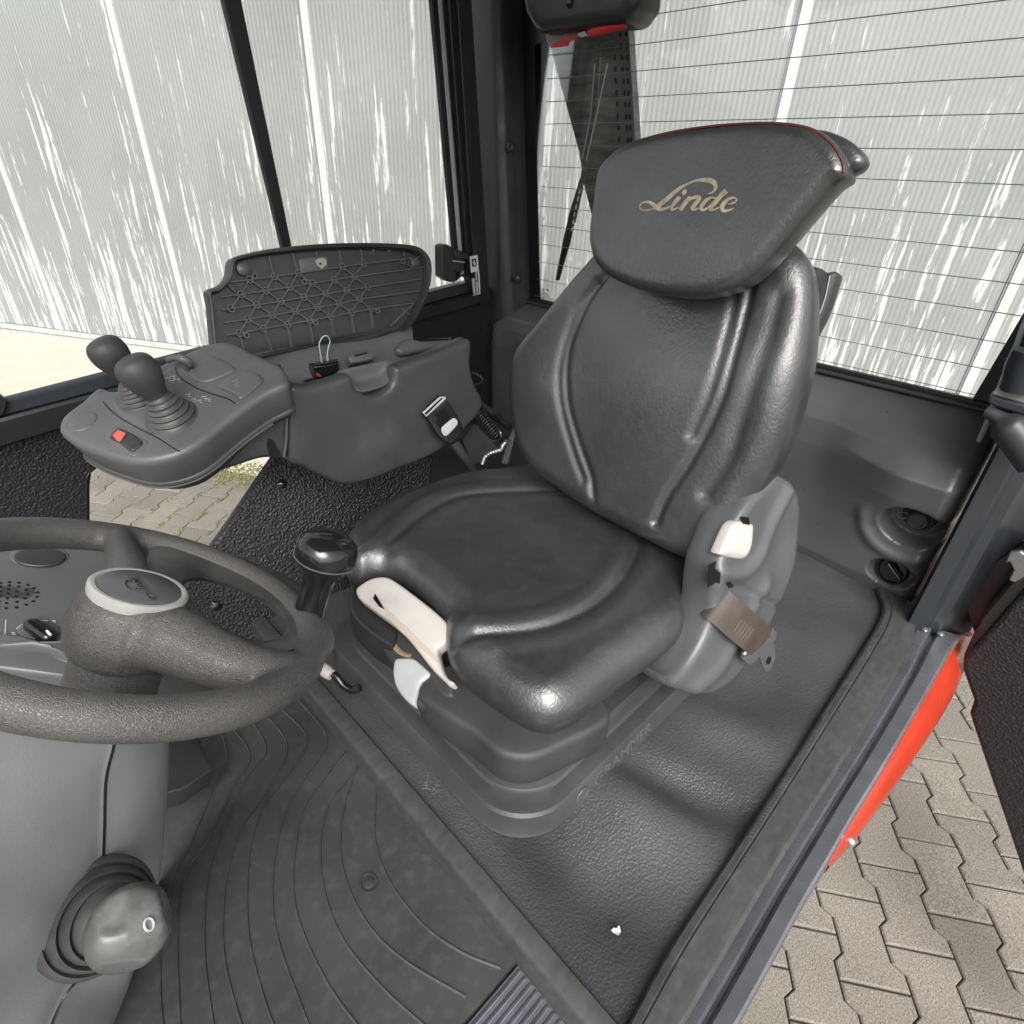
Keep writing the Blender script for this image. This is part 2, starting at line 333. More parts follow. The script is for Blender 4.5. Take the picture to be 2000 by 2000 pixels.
def wall_mat():
    m = bpy.data.materials.new('weathered_polycarbonate'); m.use_nodes = True; t = m.node_tree; b = t.nodes['Principled BSDF']; b.inputs['Roughness'].default_value = .45
    L = t.links.new; tc = t.nodes.new('ShaderNodeTexCoord')
    def mp(s, rot=(0, 0, 0)):
        q = t.nodes.new('ShaderNodeMapping'); L(tc.outputs['Object'], q.inputs[0]); q.inputs['Scale'].default_value = s; return q.outputs[0]
    # object space: x along wall, z up
    sep = t.nodes.new('ShaderNodeSeparateXYZ'); L(tc.outputs['Object'], sep.inputs[0])
    rib = t.nodes.new('ShaderNodeMath'); rib.operation = 'MULTIPLY'; rib.inputs[1].default_value = 2*math.pi/.031; L(sep.outputs[0], rib.inputs[0])
    sn = t.nodes.new('ShaderNodeMath'); sn.operation = 'SINE'; L(rib.outputs[0], sn.inputs[0])
    def streak(sx, sz, seed, detail=3):
        q = t.nodes.new('ShaderNodeTexNoise'); q.noise_dimensions = '4D'; q.inputs['W'].default_value = seed; q.inputs['Scale'].default_value = 1; q.inputs['Detail'].default_value = detail; q.inputs['Roughness'].default_value = .55; q.inputs['Distortion'].default_value = .35
        L(mp((sx, 1, sz)), q.inputs['Vector']); return q.outputs[0]
    a = streak(26, 1.5, 1.0, 4); c = streak(7, .8, 5.0, 2); sp = streak(70, 14, 9.0, 3)
    # threshold falls towards the ground: more of the white is left low down
    zr = t.nodes.new('ShaderNodeMapRange'); zr.inputs['From Min'].default_value = 0.0; zr.inputs['From Max'].default_value = 2.4; zr.inputs['To Min'].default_value = .070; zr.inputs['To Max'].default_value = -.010; L(sep.outputs[2], zr.inputs['Value'])
    def am(op, x, y):
        q = t.nodes.new('ShaderNodeMath'); q.operation = op
        for i, v in ((0, x), (1, y)):
            if isinstance(v, float): q.inputs[i].default_value = v
            else: L(v, q.inputs[i])
        return q.outputs[0]
    s = am('ADD', am('ADD', am('MULTIPLY', a, .62), am('MULTIPLY', c, .28)), am('ADD', am('MULTIPLY', sp, .14), zr.outputs[0]))
    th = t.nodes.new('ShaderNodeMapRange'); th.inputs['From Min'].default_value = .594; th.inputs['From Max'].default_value = .624; L(s, th.inputs['Value'])
    n2 = t.nodes.new('ShaderNodeTexNoise'); n2.inputs['Scale'].default_value = 1.3; n2.inputs['Detail'].default_value = 4; L(tc.outputs['Object'], n2.inputs['Vector'])
    base = t.nodes.new('ShaderNodeValToRGB'); base.color_ramp.elements[0].position = .3; base.color_ramp.elements[0].color = (.265, .268, .268, 1); base.color_ramp.elements[1].position = .7; base.color_ramp.elements[1].color = (.315, .318, .318, 1); L(n2.outputs[0], base.inputs[0])
    rb = t.nodes.new('ShaderNodeMapRange'); rb.inputs['From Min'].default_value = -1; rb.inputs['To Min'].default_value = .93; rb.inputs['To Max'].default_value = 1.03; L(sn.outputs[0], rb.inputs['Value'])
    hv = t.nodes.new('ShaderNodeHueSaturation'); L(base.outputs[0], hv.inputs['Color']); L(rb.outputs[0], hv.inputs['Value'])
    mx = t.nodes.new('ShaderNodeMixRGB'); L(th.outputs[0], mx.inputs[0]); L(hv.outputs[0], mx.inputs[1]); mx.inputs[2].default_value = (.58, .585, .59, 1); L(mx.outputs[0], b.inputs['Base Color'])
    bp = t.nodes.new('ShaderNodeBump'); bp.inputs['Strength'].default_value = .5; bp.inputs['Distance'].default_value = .003; L(sn.outputs[0], bp.inputs['Height']); L(bp.outputs[0], b.inputs['Normal'])
    return m
M['poly'] = wall_mat()
M['polystrip'] = mat('whitewashed_joint_strip', (.55, .55, .555), .5, noise=(20, .06, (6, 6, 1)), dust=(9, (.5, .49, .47), .55, .62, .8))
M['seam'] = mat('dark_seam', (.22, .20, .23), .6)
M['rail'] = mat('pale_base_rail', (.48, .47, .46), .5, noise=(6, .1, I3), dust=(14, (.4, .38, .4), .55, .6, .7))

# ================================================================== OUTSIDE
GZ = -.88
ground = mk('ground', [(-40, -40, GZ-.03), (40, -40, GZ-.03), (40, 40, GZ-.03), (-40, 40, GZ-.03)], [(0, 1, 2, 3)], M['joint']); tag(ground, kind='structure')
# paving of double-T stones
PU = math.radians(35.5); pu = A(math.cos(PU), math.sin(PU), 0); pv = A(-math.sin(PU), math.cos(PU), 0)
PO = A(-1.549, .133, GZ); PP = .2015; PC = .1375
def wav(s): return .0120*np.clip(math.cos(2*math.pi*s/PP)*3.2, -1, 1)
SV = []
for s in (-.5, -.30, -.20, -.05, .05, .20, .30, .5): SV.append(s*PP)
def stone_outline(g):
    up = [(s, PC/2+wav(s)-g) for s in SV]; lo = [(s, -PC/2-wav(s)+g) for s in SV[::-1]]
    # ends at +-PP/2 are the wide places: shift phase so the joint sits at s = +-PP/2
    up = [(s, PC/2-wav(s)-g) for s in SV]; lo = [(s, -PC/2+wav(s)+g) for s in SV[::-1]]
    P = up+lo; q = []
    for s, v in P: q.append((np.clip(s, -PP/2+g, PP/2-g), v))
    return q
so = stone_outline(.0022); si = stone_outline(.0062); ns = len(so)
SVt = [(pu*s+pv*v)+A(0, 0, 0) for s, v in si]+[(pu*s+pv*v)+A(0, 0, -.004) for s, v in so]+[(pu*s+pv*v)+A(0, 0, -.03) for s, v in so]
SF = [list(range(ns))]+[(i+ns, (i+1) % ns+ns, (i+1) % ns, i) for i in range(ns)]+[(i+2*ns, (i+1) % ns+2*ns, (i+1) % ns+ns, i+ns) for i in range(ns)]
def inpoly(x, y, P):
    r = False; j = len(P)-1
    for i in range(len(P)):
        if ((P[i][1] > y) != (P[j][1] > y)) and x < (P[j][0]-P[i][0])*(y-P[i][1])/(P[j][1]-P[i][1])+P[i][0]: r = not r
        j = i
    return r
win1 = [(1400, 1990), (1560, 1600), (1840, 1200), (1990, 1650), (1990, 1990)]
win2 = [(150, 860), (530, 850), (340, 1120), (150, 1000)]
near = []; far = []
jofs = PP*.5
for k in range(-60, 60):
    for i in range(-50, 50):
        c = PO+pv*(k+.5)*PC+pu*((i+.5)*PP+(.25*PP if k % 2 == 0 else -.25*PP))
        if c[1] < -3.9+.0*c[0] or np.hypot(c[0], c[1]) > 5.5: continue
        px, py = proj(c) if (MW.T@(c-CAM))[2] > .1 else (-999, -999)
        (near if (inpoly(px, py, win1) or inpoly(px, py, win2)) else far).append(c)
near.sort(key=lambda c: np.linalg.norm(c-CAM)); far += near[300:]; near = near[:300]
pav = thing('pavement', None, None, (0, 0, GZ), kind='structure')
proto = None
def rnd(): return random.uniform(-1, 1)
for c in near:
    if proto is None:
        proto = mk('paving_stone', A(*[0, 0, 0])+np.array(SVt)+ORG[pav.name], SF, M['stone'], pav, smooth=False); o = proto
    else: o = proto.copy(); COL.objects.link(o)
    o.parent = pav; o.location = Vector(c-A(0, 0, GZ))+Vector((0, 0, rnd()*.0012)); o.rotation_euler = (rnd()*.004, rnd()*.004, 0)
V = []; Fc = []; sv = np.array(SVt)
for c in far:
    o = len(V); V += list(sv+c+A(0, 0, rnd()*.001)); Fc += [[i+o for i in f] for f in SF]
o = mk('paving_field', V, Fc, M['stone'], pav, smooth=False); tag(o, kind='stuff')

# hall wall: translucent panels
w0 = oz(0, 625, GZ); w1 = oz(369, 672, GZ); wd = unit(w1-w0); wn = unit(A(-wd[1], wd[0], 0)); wn = wn if wn@(CAM-w0) > 0 else -wn
def wallpt(px, py): return on(px, py, w0, wn)
def walls(px, py): return (wallpt(px, py)-w0)@wd
seams = sorted([walls(*p) for p in ((-150, 0), (197, 0), (583, 0), (1511, 0), (2100, 0))])
s0 = seams[1]; step = (seams[3]-seams[1])/3
hall = thing('hall_wall', 'long weathered translucent grey panel wall with white streaks behind the vehicle', 'wall', tuple(w0))
wrot = math.atan2(wd[1], wd[0])
for k in range(-4, 8):
    a = s0+k*step; b = a+step
    P = bpy.data.meshes.new('wall_panel')
    t_ = .04
    vs_ = []
    sg1 = 1 if (A(-math.sin(wrot), math.cos(wrot), 0)@wn) > 0 else -1
    for y in (0, -t_*sg1):
        for x, z in ((.006, .10), (step-.006, .10), (step-.006, 3.6), (.006, 3.6)): vs_.append((x, y, z))
    P.from_pydata(vs_, [], [(0, 1, 2, 3), (7, 6, 5, 4), (0, 4, 5, 1), (1, 5, 6, 2), (2, 6, 7, 3), (3, 7, 4, 0)])
    P.materials.append(M['poly'])
    def place(o):
        o.parent = hall; o.location = Vector(wd*a); o.rotation_euler = (0, 0, wrot)
    o = bpy.data.objects.new('wall_panel', P); COL.objects.link(o); place(o)
    # random texture shift per panel by moving the mesh origin: keep coordinates continuous but distinct
    for v in P.vertices: v.co.x += k*step
    o.location = Vector(wd*(a-k*step))
    sgn = 1 if wn@np.cross(A(0, 0, 1), wd) > 0 else 1
    S = bpy.data.meshes.new('joint_strip'); vs_ = []
    for y in (.0, .012):
        for x, z in ((.012, .10), (.068, .10), (.068, 3.6), (.012, 3.6)): vs_.append((x, y*(1 if (A(-math.sin(wrot), math.cos(wrot), 0)@wn) > 0 else -1), z))
    S.from_pydata(vs_, [], [(0, 1, 2, 3), (7, 6, 5, 4), (0, 4, 5, 1), (1, 5, 6, 2), (2, 6, 7, 3), (3, 7, 4, 0)]); S.materials.append(M['polystrip'])
    o = bpy.data.objects.new('joint_strip', S); COL.objects.link(o); place(o)
    S = bpy.data.meshes.new('seam_gasket'); vs_ = []
    for y in (-.03, .004):
        for x, z in ((-.002, .10), (.011, .10), (.011, 3.6), (-.002, 3.6)): vs_.append((x, y*(1 if (A(-math.sin(wrot), math.cos(wrot), 0)@wn) > 0 else -1), z))
    S.from_pydata(vs_, [], [(0, 1, 2, 3), (7, 6, 5, 4), (0, 4, 5, 1), (1, 5, 6, 2), (2, 6, 7, 3), (3, 7, 4, 0)]); S.materials.append(M['seam'])
    o = bpy.data.objects.new('seam_gasket', S); COL.objects.link(o); place(o)
wa = w0+wd*(s0-4*step); wb = w0+wd*(s0+8*step)
for zz, hh, dp, nm in ((.055, .04, .05, 'base_rail'), (0.0, .05, .035, 'plinth')):
    prism(nm, [wa+A(0, 0, zz), wb+A(0, 0, zz), wb+A(0, 0, zz+hh), wa+A(0, 0, zz+hh)], wn*dp, M['rail'], hall, bev=.004)
# pale concrete apron between paving and hall
APW = (oz(450, 893, GZ)-w0)@wn
ap = mk('concrete_apron', [w0+wd*-10+wn*-.5+A(0, 0, .004), w0+wd*20+wn*-.5+A(0, 0, .004), w0+wd*20+wn*APW+A(0, 0, .004), w0+wd*-10+wn*APW+A(0, 0, .004)], [(0, 1, 2, 3)], M['apron']); tag(ap, kind='structure')
#PART2
# ================================================================== CAB
SY = -1.36      # right hand side wall of the cab
cab = thing('forklift_cab', 'forklift cab body with black pillars, rear window, vinyl hood cover, door sill and orange flank', 'forklift', (-.7, -.65, 0))
# hood cover: pebbled vinyl, undulating
def hood_h(x, y):
    h = -.020*np.exp(-(((x+.345)/.05)**2))*sstep(-y, .05, .16)*(1-sstep(-y, .28, .36))
    h += .022*np.exp(-(((x+.47)/.05)**2+((y+.22)/.09)**2))-.020*np.exp(-(((x+.53+.3*(y+.2))/.035)**2+((y+.17)/.12)**2))
    h += .012*np.exp(-(((x+.72+.2*y)/.04)**2+((y+.17)/.08)**2))-.010*np.exp(-(((x+.80)/.05)**2+((y+.19)/.06)**2))
    h += .010*sstep(-x, .9, 1.2)*sstep(-y, .1, .3)
    return h
nx, ny = 150, 110
xs = np.linspace(-1.30, -.255, nx); ys = np.linspace(-1.38, -.045, ny)
rows = [[(x, y, float(hood_h(x, y))-.002) for y in np.linspace(-1.0-.38*float(sstep(-x, .60, .72)), -.045, ny)] for x in xs]
loft('hood_cover', rows, M['vinyl'], cab)
# cross strip (front edge of the hood) and side strip along the sill, front riser
def bar(name, p0, p1, w, m, prof, parent=cab, up=A(0, 0, 1), n=24, wob=0):
    """prof: list of (across, height)"""
    p0, p1 = A(*p0), A(*p1); t = unit(p1-p0); ac = unit(np.cross(up, t)); rows = []
    for u in np.linspace(0, 1, n):
        c = p0+(p1-p0)*u; w_ = wob*math.sin(u*17)+wob*.6*math.sin(u*41+1)
        rows.append([c+ac*(q[0]*w)+up*(q[1]+w_) for q in prof])
    return loft(name, rows, m, parent, closed=True, cap=True, ang=50)
xa = oz(620, 1290, .006)[0]; xb = oz(1150, 1932, .006)[0]
ca = oz(1001, 1816, .004)[0]; cb = oz(1066, 1816, .004)[0]; cmx = (ca+cb)/2; cw = abs(ca-cb)/2
bar('cross_strip', (cmx, -.060, 0), (cmx-.004, -1.05, 0), 1, M['strip'], [(-cw, -.008), (-cw, .002), (-cw*.85, .005), (cw*.6, .006), (cw*.85, .003), (cw, -.002), (cw+.001, -.06), (.0, -.06)], n=40, wob=.0002)
# rubber strip along the sill: follows the photograph's edge, widens to the rear
Lp = [(1150, 1998), (1186, 1932), (1266, 1786), (1361, 1641), (1436, 1526), (1531, 1376), (1616, 1241), (1658, 1172), (1667, 1140), (1655, 1110)]
Rp = [(1252, 1998), (1291, 1932), (1372, 1795), (1452, 1658), (1520, 1549), (1587, 1443), (1639, 1360), (1700, 1256), (1724, 1200), (1727, 1165), (1712, 1124)]
Rs = [(1357, 1998), (1396, 1932), (1452, 1830), (1519, 1705), (1569, 1620), (1609, 1549), (1669, 1451), (1752, 1309), (1804, 1217), (1822, 1190)]
L3 = spline(dd(Lp, lambda a, b: oz(a, b, .012)), 40); R3 = spline(dd(Rp, lambda a, b: oz(a, b, .012)), 40)
rows = []
for a, b in zip(L3, R3):
    d = b-a; rows.append([a+A(0, 0, -.018), a+A(0, 0, -.002), a+d*.05+A(0, 0, .0015), a+d*.2+A(0, 0, .003), a+d*.24+A(0, 0, .001), a+d*.28+A(0, 0, .003), a+d*.9+A(0, 0, .001), b+A(0, 0, -.002), b+A(0, 0, -.03)])
loft('rubber_edging', rows, M['strip'], cab, ang=25)
# cast ribs on the edging strip
for base, cnt, dx in ((.30, 22, .010), (.47, 18, .010), (.66, 26, .010), (.84, 16, .009)):
    V = []; Fc = []
    for i in range(cnt):
        u = base+i*dx*.6/1.0; k_ = min(int(u*39), 38); f = u*39-k_
        a = L3[k_]*(1-f)+L3[k_+1]*f; b = R3[k_]*(1-f)+R3[k_+1]*f; d = b-a; tt = unit(L3[k_+1]-L3[k_])
        p, q = a+d*.09, a+d*(.19+.03*random.random()); w_ = tt*.0010; o_ = len(V)
        V += [p-w_, p+w_, q+w_, q-w_]+[x+A(0, 0, .0042) for x in (p-w_, p+w_, q+w_, q-w_)]
        Fc += [[o_+j for j in f_] for f_ in ((4, 5, 6, 7), (0, 1, 5, 4), (1, 2, 6, 5), (2, 3, 7, 6), (3, 0, 4, 7))]
    o = mk('edging_rib', V, Fc, M['strip'], cab, smooth=False); tag(o, kind='stuff')
# painted door sill, stepped profile running fore-aft
SL = spline(dd(Rp[:9], lambda a, b: oz(a, b, .006)), 60); SR = spline(dd(Rs, lambda a, b: oz(a, b, .006)), 60)
SX = np.linspace(-1.205, min(SL[:, 0].max(), SR[:, 0].max()), 60)
rows = []
for x in SX:
    y0 = float(np.interp(x, SL[::-1, 0], SL[::-1, 1]))+.001; y1 = float(np.interp(x, SR[::-1, 0], SR[::-1, 1])); w_ = y1-y0
    rows.append([(x, y0-.004, -.03), (x, y0-.003, .002), (x, y0, .004), (x, y0+w_*.22, .008), (x, y0+w_*.28, .002), (x, y0+w_*.32, -.010), (x, y0+w_*.42, -.011), (x, y0+w_*.47, .001), (x, y0+w_*.50, .004), (x, y0+w_*.88, .0085), (x, y0+w_*.95, .006), (x, y1-.002, .001), (x, y1, -.004), (x, y1+.001, -.05)])
loft('door_sill', rows, M['sill'], cab, ang=28)
# orange flank
In = [(1560, 1636), (1569, 1620), (1609, 1547), (1669, 1449), (1752, 1307), (1804, 1215), (1850, 1130), (1875, 1080)]
Ou = [(1563, 1639), (1580, 1622), (1612, 1586), (1655, 1530), (1722, 1436), (1789, 1331), (1818, 1268), (1840, 1200), (1866, 1140), (1900, 1070)]
i3 = spline(dd(In, lambda a, b: oz(a, b, -.012)), 30); o3 = spline(dd(Ou, lambda a, b: oz(a, b, -.05)), 30)
rows = [[a+A(0, -.006, 0), a*.75+b*.25+A(0, .0, .006), a*.5+b*.5+A(0, 0, .007), a*.25+b*.75+A(0, 0, .004), b, b+A(0, -.002, -.02), b+A(0, -.03, -.06), A(b[0], min(b[1]-.06, .02), -.5)] for a, b in zip(i3, o3)]
loft('orange_flank', rows, M['red'], cab, ang=50)
lathe('flank_rivet', [(0, 0), (.004, 0), (.004, .002), (.002, .0035), (0, .0036)], oz(1606, 1588, -.03), (0, .2, 1), M['white_paint'], cab, seg=12)
# ---- overhead roof (out of view, as on the real cab)
prism('cab_roof', [(-1.45, -1.42, 1.34), (.30, -1.42, 1.34), (.30, .02, 1.34), (-1.45, .02, 1.34)], A(0, 0, .05), M['blackmetal'], cab)
# ---- rear post by the door
pf = [(-1.165, -.045), (-1.172, -.020), (-1.192, -.012), (-1.2, .004), (-1.21, .008), (-1.222, .012), (-1.232, .018), (-1.262, .046), (-1.29, .048), (-1.40, .048), (-1.34, -.045), (-1.2, -.052)]
rows = [[(x, y, z) for x, y in pf] for z in (-.12, .004, .3, .6, 1.6)]
loft('door_post', rows, M['post'], cab, closed=True, cap=True, ang=30)
for q in ((1745, 1188), (1775, 1196), (1826, 1196)):
    p = oz(q[0], q[1], .008); lathe('weld_bead', [(0, -.004), (.006, -.002), (.007, .001), (.004, .004), (0, .005)], p, (0, 0, 1), M['sill'], cab, seg=12)
# ---- rear trim panel
def panel_x(y, z):
    right = float(sstep(np.array(y), -.33, -.14))
    prof = [(.398, -1.352), (.386, -1.335), (.372, -1.300), (.352, -1.268), (.322, -1.250), (.27, -1.243), (.15, -1.246), (.02, -1.25), (-.05, -1.255)]
    prof2 = [(.398, -1.352), (.386, -1.335), (.372, -1.300), (.350, -1.25), (.322, -1.205), (.285, -1.178), (.235, -1.190), (.15, -1.225), (.02, -1.24), (-.05, -1.25)]
    a = np.interp(z, [p[0] for p in prof][::-1], [p[1] for p in prof][::-1]); b = np.interp(z, [p[0] for p in prof2][::-1], [p[1] for p in prof2][::-1])
    return a*(1-right)+b*right
capc = ox(1727, 985, -1.235); latc = ox(1680, 1082, -1.24)
def panel_disp(y, z):
    d = 0
    r = math.hypot((y-capc[1])/.060, (z-capc[2]+.006)/.048); d -= .050*float(1-sstep(np.array(r), .78, 1.0))
    # moulded lip below the cap recess
    r2 = math.hypot((y-capc[1]+.006)/.082, (z-capc[2]+.008)/.075)
    if z < capc[2]+.01: d += .008*math.exp(-((r2-1)/.16)**2)*float(sstep(np.array(capc[2]+.02-z), 0, .04))
    r = math.hypot((y-latc[1])/.046, (z-latc[2])/.034); d -= .030*float(1-sstep(np.array(r), .75, 1.0))
    return d
zs = [-.05, -.03]+list(np.linspace(-.015, .372, 110))+[.386, .398]; ysn = list(np.linspace(-1.385, -.34, 60))+list(np.linspace(-.335, -.062, 75))
rows = []
for z in zs:
    row = []
    for y in ysn:
        x = panel_x(y, z)+panel_disp(y, z)
        e = min(1, max(0, (y+.085)/.023)); x -= .03*e*e
        e = min(1, max(0, (-1.33-y)/.055)); x -= .05*e*e
        if z < .03: x -= .02*((.03-z)/.08)
        row.append((x, y, z))
    row.append((-1.34, -.055, z)); rows.append(row)
M['trim'] = mat('charcoal_moulded_trim', (.085, .087, .088), .31, spec=.7, noise=(7, .2, I3), bump=('noise', 500, .3, .0005, I3), dust=(5, (.12, .118, .11), .5, .75, .3), rnoise=(8, .26, .40))
loft('rear_trim_panel', rows, M['trim'], cab, ang=60)
# the cap, its loop, and the turn latch
axc = unit(A(.9, .05, -.12)); cc = capc+A(-.036, 0, .008)
rows = []; a_, b_ = frame(axc)
for h, r0, am in ((0, .028, 0), (.004, .030, .0), (.006, .029, .0016), (.020, .0275, .0022), (.022, .0245, .0008), (.023, .021, 0), (.036, .0195, 0), (.040, .016, 0), (.0405, .012, 0), (.039, .011, 0), (.039, .0005, 0)):
    rows.append([cc+axc*h+(r0+am*(1 if (j % 4) < 2 else -1))*(a_*math.cos(j*2*math.pi/96)+b_*math.sin(j*2*math.pi/96)) for j in range(96)])
cap = loft('filler_cap', rows, M['plastic_smooth'], cab, closed=True, cap=True, ang=35)
th = np.linspace(0, 2*math.pi, 30)
lp = capc+A(0, 0, 0)
tube('cap_loop', [ox(1703+10*math.cos(t), 972+6*math.sin(t), -1.235) for t in th], .0009, M['steel'], cap, seg=6)
lathe('latch_dish', [(0, -.004), (.028, -.004), (.030, .004), (.027, .006), (.024, .001), (0, .001)], latc+A(-.018, 0, 0), (1, 0, .15), M['gloss'], cab)
lq = [ox(1668, 1068, -1.235), ox(1676, 1062, -1.235), ox(1700, 1095, -1.235), ox(1692, 1102, -1.235)]
prism('latch_tab', lq, A(-.014, 0, 0), M['gloss'], cab, bev=.002)
lathe('panel_screw', [(0, 0), (.007, 0), (.007, .003), (.004, .006), (0, .0065)], ox(1775, 808, -1.30), (.3, 0, 1), M['gloss'], cab, seg=16)
# ---- rear window: seal, glass, ceramic border, heating wires
GX = -1.35
prism('window_seal', [(GX-.01, -1.42, .375), (GX-.01, -.06, .375), (GX-.01, -.06, .407), (GX-.01, -1.42, .407)], A(.020, 0, 0), M['blackmetal'], cab, bev=.004)
prism('window_seal_lip', [(GX+.008, -1.42, .392), (GX+.008, -.08, .392), (GX+.008, -.08, .399), (GX+.008, -1.42, .399)], A(.012, 0, 0), M['rubber'], cab, bev=.002)
yl = ox(1012, 300, GX)[1]; yr0 = ox(1932, 590, GX)[1]; zb = ox(1515, 700, GX)[2]; zt = 1.75
prism('glass_pane', [(GX-.006, -1.42, .39), (GX-.006, -.03, .39), (GX-.006, -.03, zt), (GX-.006, -1.42, zt)], A(.004, 0, 0), M['glass'], cab, bev=0, smooth=False)
# border left strip with the rounded opening corner, and right strip
lb = [ox(970, -60, GX), ox(970, 620, GX), ox(1019, 575, GX), ox(1008, 90, GX), ox(1012, 82, GX), ox(1030, 80, GX), ox(1070, 78, GX), ox(1070, -60, GX)]
prism('glass_border', lb, A(-.0015, 0, 0), M['frit'], cab, bev=0)
ydn = ox(1830, 757, GX); yup = ox(1932, 585, GX); yt_ = yup+(yup-ydn)*5
rb = [ydn+A(0, 0, -.02), A(GX, -.03, .38), A(GX, -.03, zt), A(GX, yt_[1], yt_[2])]
prism('glass_border', rb, A(-.0015, 0, 0), M['frit'], cab, bev=0)
wires_l = [(1012, y) for y in (115, 150, 184, 214, 245, 274, 304, 333, 359, 386, 414, 440, 465, 490, 514, 536)]
wy = [ox(1012, y_, GX)[2] for (_, y_) in wires_l]
zs_w = np.linspace(ox(1840, 745, GX)[2]-.0, ox(1840, 745, GX)[2]+1.26, 27)
for z in zs_w:
    n_ = 30; ya, yb = -1.262, ydn[1]+(z-ydn[2])/(yup[2]-ydn[2])*(yup[1]-ydn[1])+.004
    path = [(GX+.0006-.0, ya+(yb-ya)*u, z) for u in np.linspace(0, 1, 3)]
    tube('heating_wire', path, .00085, M['seam'], cab, seg=5)
# small certification print at the lower left corner of the pane
V = []; Fc = []
for (px, py, w_, h_) in ((1024, 545, 3, 3), (1031, 545, 4, 4), (1024, 552, 10, 1.2), (1024, 555, 12, 1.2), (1026, 558, 11, 1.2), (1024, 561, 8, 1.2), (1028, 566, 3, 2)):
    q = [ox(px, py, GX+.001), ox(px+w_, py+.1*w_, GX+.001), ox(px+w_, py+h_+.1*w_, GX+.001), ox(px, py+h_, GX+.001)]; o_ = len(V); V += q; Fc.append([o_, o_+1, o_+2, o_+3])
mk('glass_print', V, Fc, M['seam'], cab, smooth=False)
# ---- corner pillar (tapered half round) and the dark channel beside it
def vert(p, z): return A(p[0], p[1], z)
rows = []
for (yy, l_, m_, r_) in ((-60, 878, 940, 975), (0, 881, 942, 977), (300, 896, 950, 984), (480, 905, 957, 990), (560, 910, 960, 993), (612, 914, 962, 997)):
    a = ox(l_, yy, -1.26); b = ox(r_, yy-8, -1.335); c = ox(m_, yy, -1.275); c2 = ox((l_+m_)/2, yy, -1.258); c3 = ox((m_+r_)/2, yy, -1.305)
    rows.append([a+A(-.06, -.02, 0), a, c2, c, c3, b, b+A(-.03, 0, 0)])
rr = [spline(r, 14) for r in rows]
loft('corner_pillar', rr, M['plastic_smooth'], cab)
for q in ((963, 278), (975, 525)):
    p = ox(q[0], q[1], -1.285); lathe('screw_cap', [(0, -.006), (.0125, -.006), (.0125, .002), (.010, .005), (.003, .0065), (.0022, .004), (0, .004)], p, (.8, .45, .1), M['plastic_smooth'], cab, seg=24)
# ---- side window in the right hand door: frame, sliding bar, panes
def sp(x, y): return oy(x, y, SY)
sg = thing('side_window', 'sliding side window with black frame left of the seat', 'window', tuple(sp(500, 560)))
def vbar(name, pts, dy, m, parent, bev=.002): return prism(name, [sp(*p) for p in pts], A(0, dy, 0), m, parent, bev=bev)
vbar('centre_bar', [(400, -60), (436, -60), (546, 470), (528, 470)], .016, M['blackmetal'], sg)
vbar('rear_channel', [(802, -60), (818, -60), (866, 520), (856, 530)], .012, M['blackmetal'], sg)
vbar('rear_channel', [(820, -60), (827, -60), (872, 520), (866, 522)], .014, M['rubber'], sg)
o = vbar('channel_edge', [(814, -60), (821, -60), (869, 515), (863, 518)], .0155, M['lightgrey'], sg, bev=.001)
vbar('rear_jamb', [(826, -60), (870, -60), (912, 560), (895, 575), (872, 520)], .03, M['blackmetal'], sg)
vbar('rear_jamb', [(838, -60), (850, -60), (892, 540), (880, 545)], .04, M['blackmetal'], sg)
# lower frame member (two steps)
lowT = [(-80, 773), (10, 751), (450, 638), (885, 528)]
lowM = [(-80, 800), (10, 777), (450, 662), (887, 548)]
lowB = [(-80, 858), (10, 831), (450, 700), (890, 570)]
def strip(name, T, B, dy, m, parent, y0=SY, n=24, z_=None):
    t3 = spline(dd(T, lambda a, b: oy(a, b, y0)), n); b3 = spline(dd(B, lambda a, b: oy(a, b, y0)), n)
    rows = [[a+A(0, -.01, 0), a+A(0, dy-.004, 0), a*.9+b*.1+A(0, dy, 0), a*.1+b*.9+A(0, dy, 0), b+A(0, dy-.006, 0), b+A(0, -.01, 0)] for a, b in zip(t3, b3)]
    return loft(name, rows, m, parent, ang=35, cap=False)
strip('lower_frame', lowT, lowM, .022, M['post'], sg)
strip('lower_frame', lowM, lowB, .034, M['blackmetal'], sg)
vbar('front_jamb', [(-60, 700), (-2, 740), (10, 750), (2, 775), (-60, 790)], .03, M['blackmetal'], sg)
def pane(pts, y): return prism('glass_pane', [oy(p[0], p[1], y) for p in pts], A(0, -.004, 0), M['glass'], sg, bev=0, smooth=False)
pane([(-200, 0), (-20, 760), (540, 625), (530, 400), (420, -80), (-200, -80)], SY+.002)
pane([(425, -80), (540, 500), (640, 610), (868, 545), (866, 520), (818, -80)], SY+.010)
# window catch
wc = thing('window_catch', 'small grey sliding window catch on the frame beside the pillar', 'catch', tuple(sp(842, 495)))
P = [sp(x, y) for x, y in ((819, 462), (828, 458), (842, 466), (862, 473), (863, 486), (860, 492), (862, 505), (856, 512), (846, 510), (845, 530), (832, 528), (820, 520))]
prism('catch_body', P, A(0, .035, 0), M['plastic_smooth'], wc, bev=.004, bseg=3)
prism('catch_tab', [sp(x, y)+A(0, .034, 0) for x, y in ((838, 468), (862, 474), (864, 486), (840, 484))], A(0, .012, 0), M['plastic_smooth'], wc, bev=.003)
prism('catch_line', [sp(x, y)+A(0, .0352, 0) for x, y in ((838, 488), (862, 491), (862, 493), (838, 490))], A(0, .001, 0), M['lightgrey'], wc, bev=0)
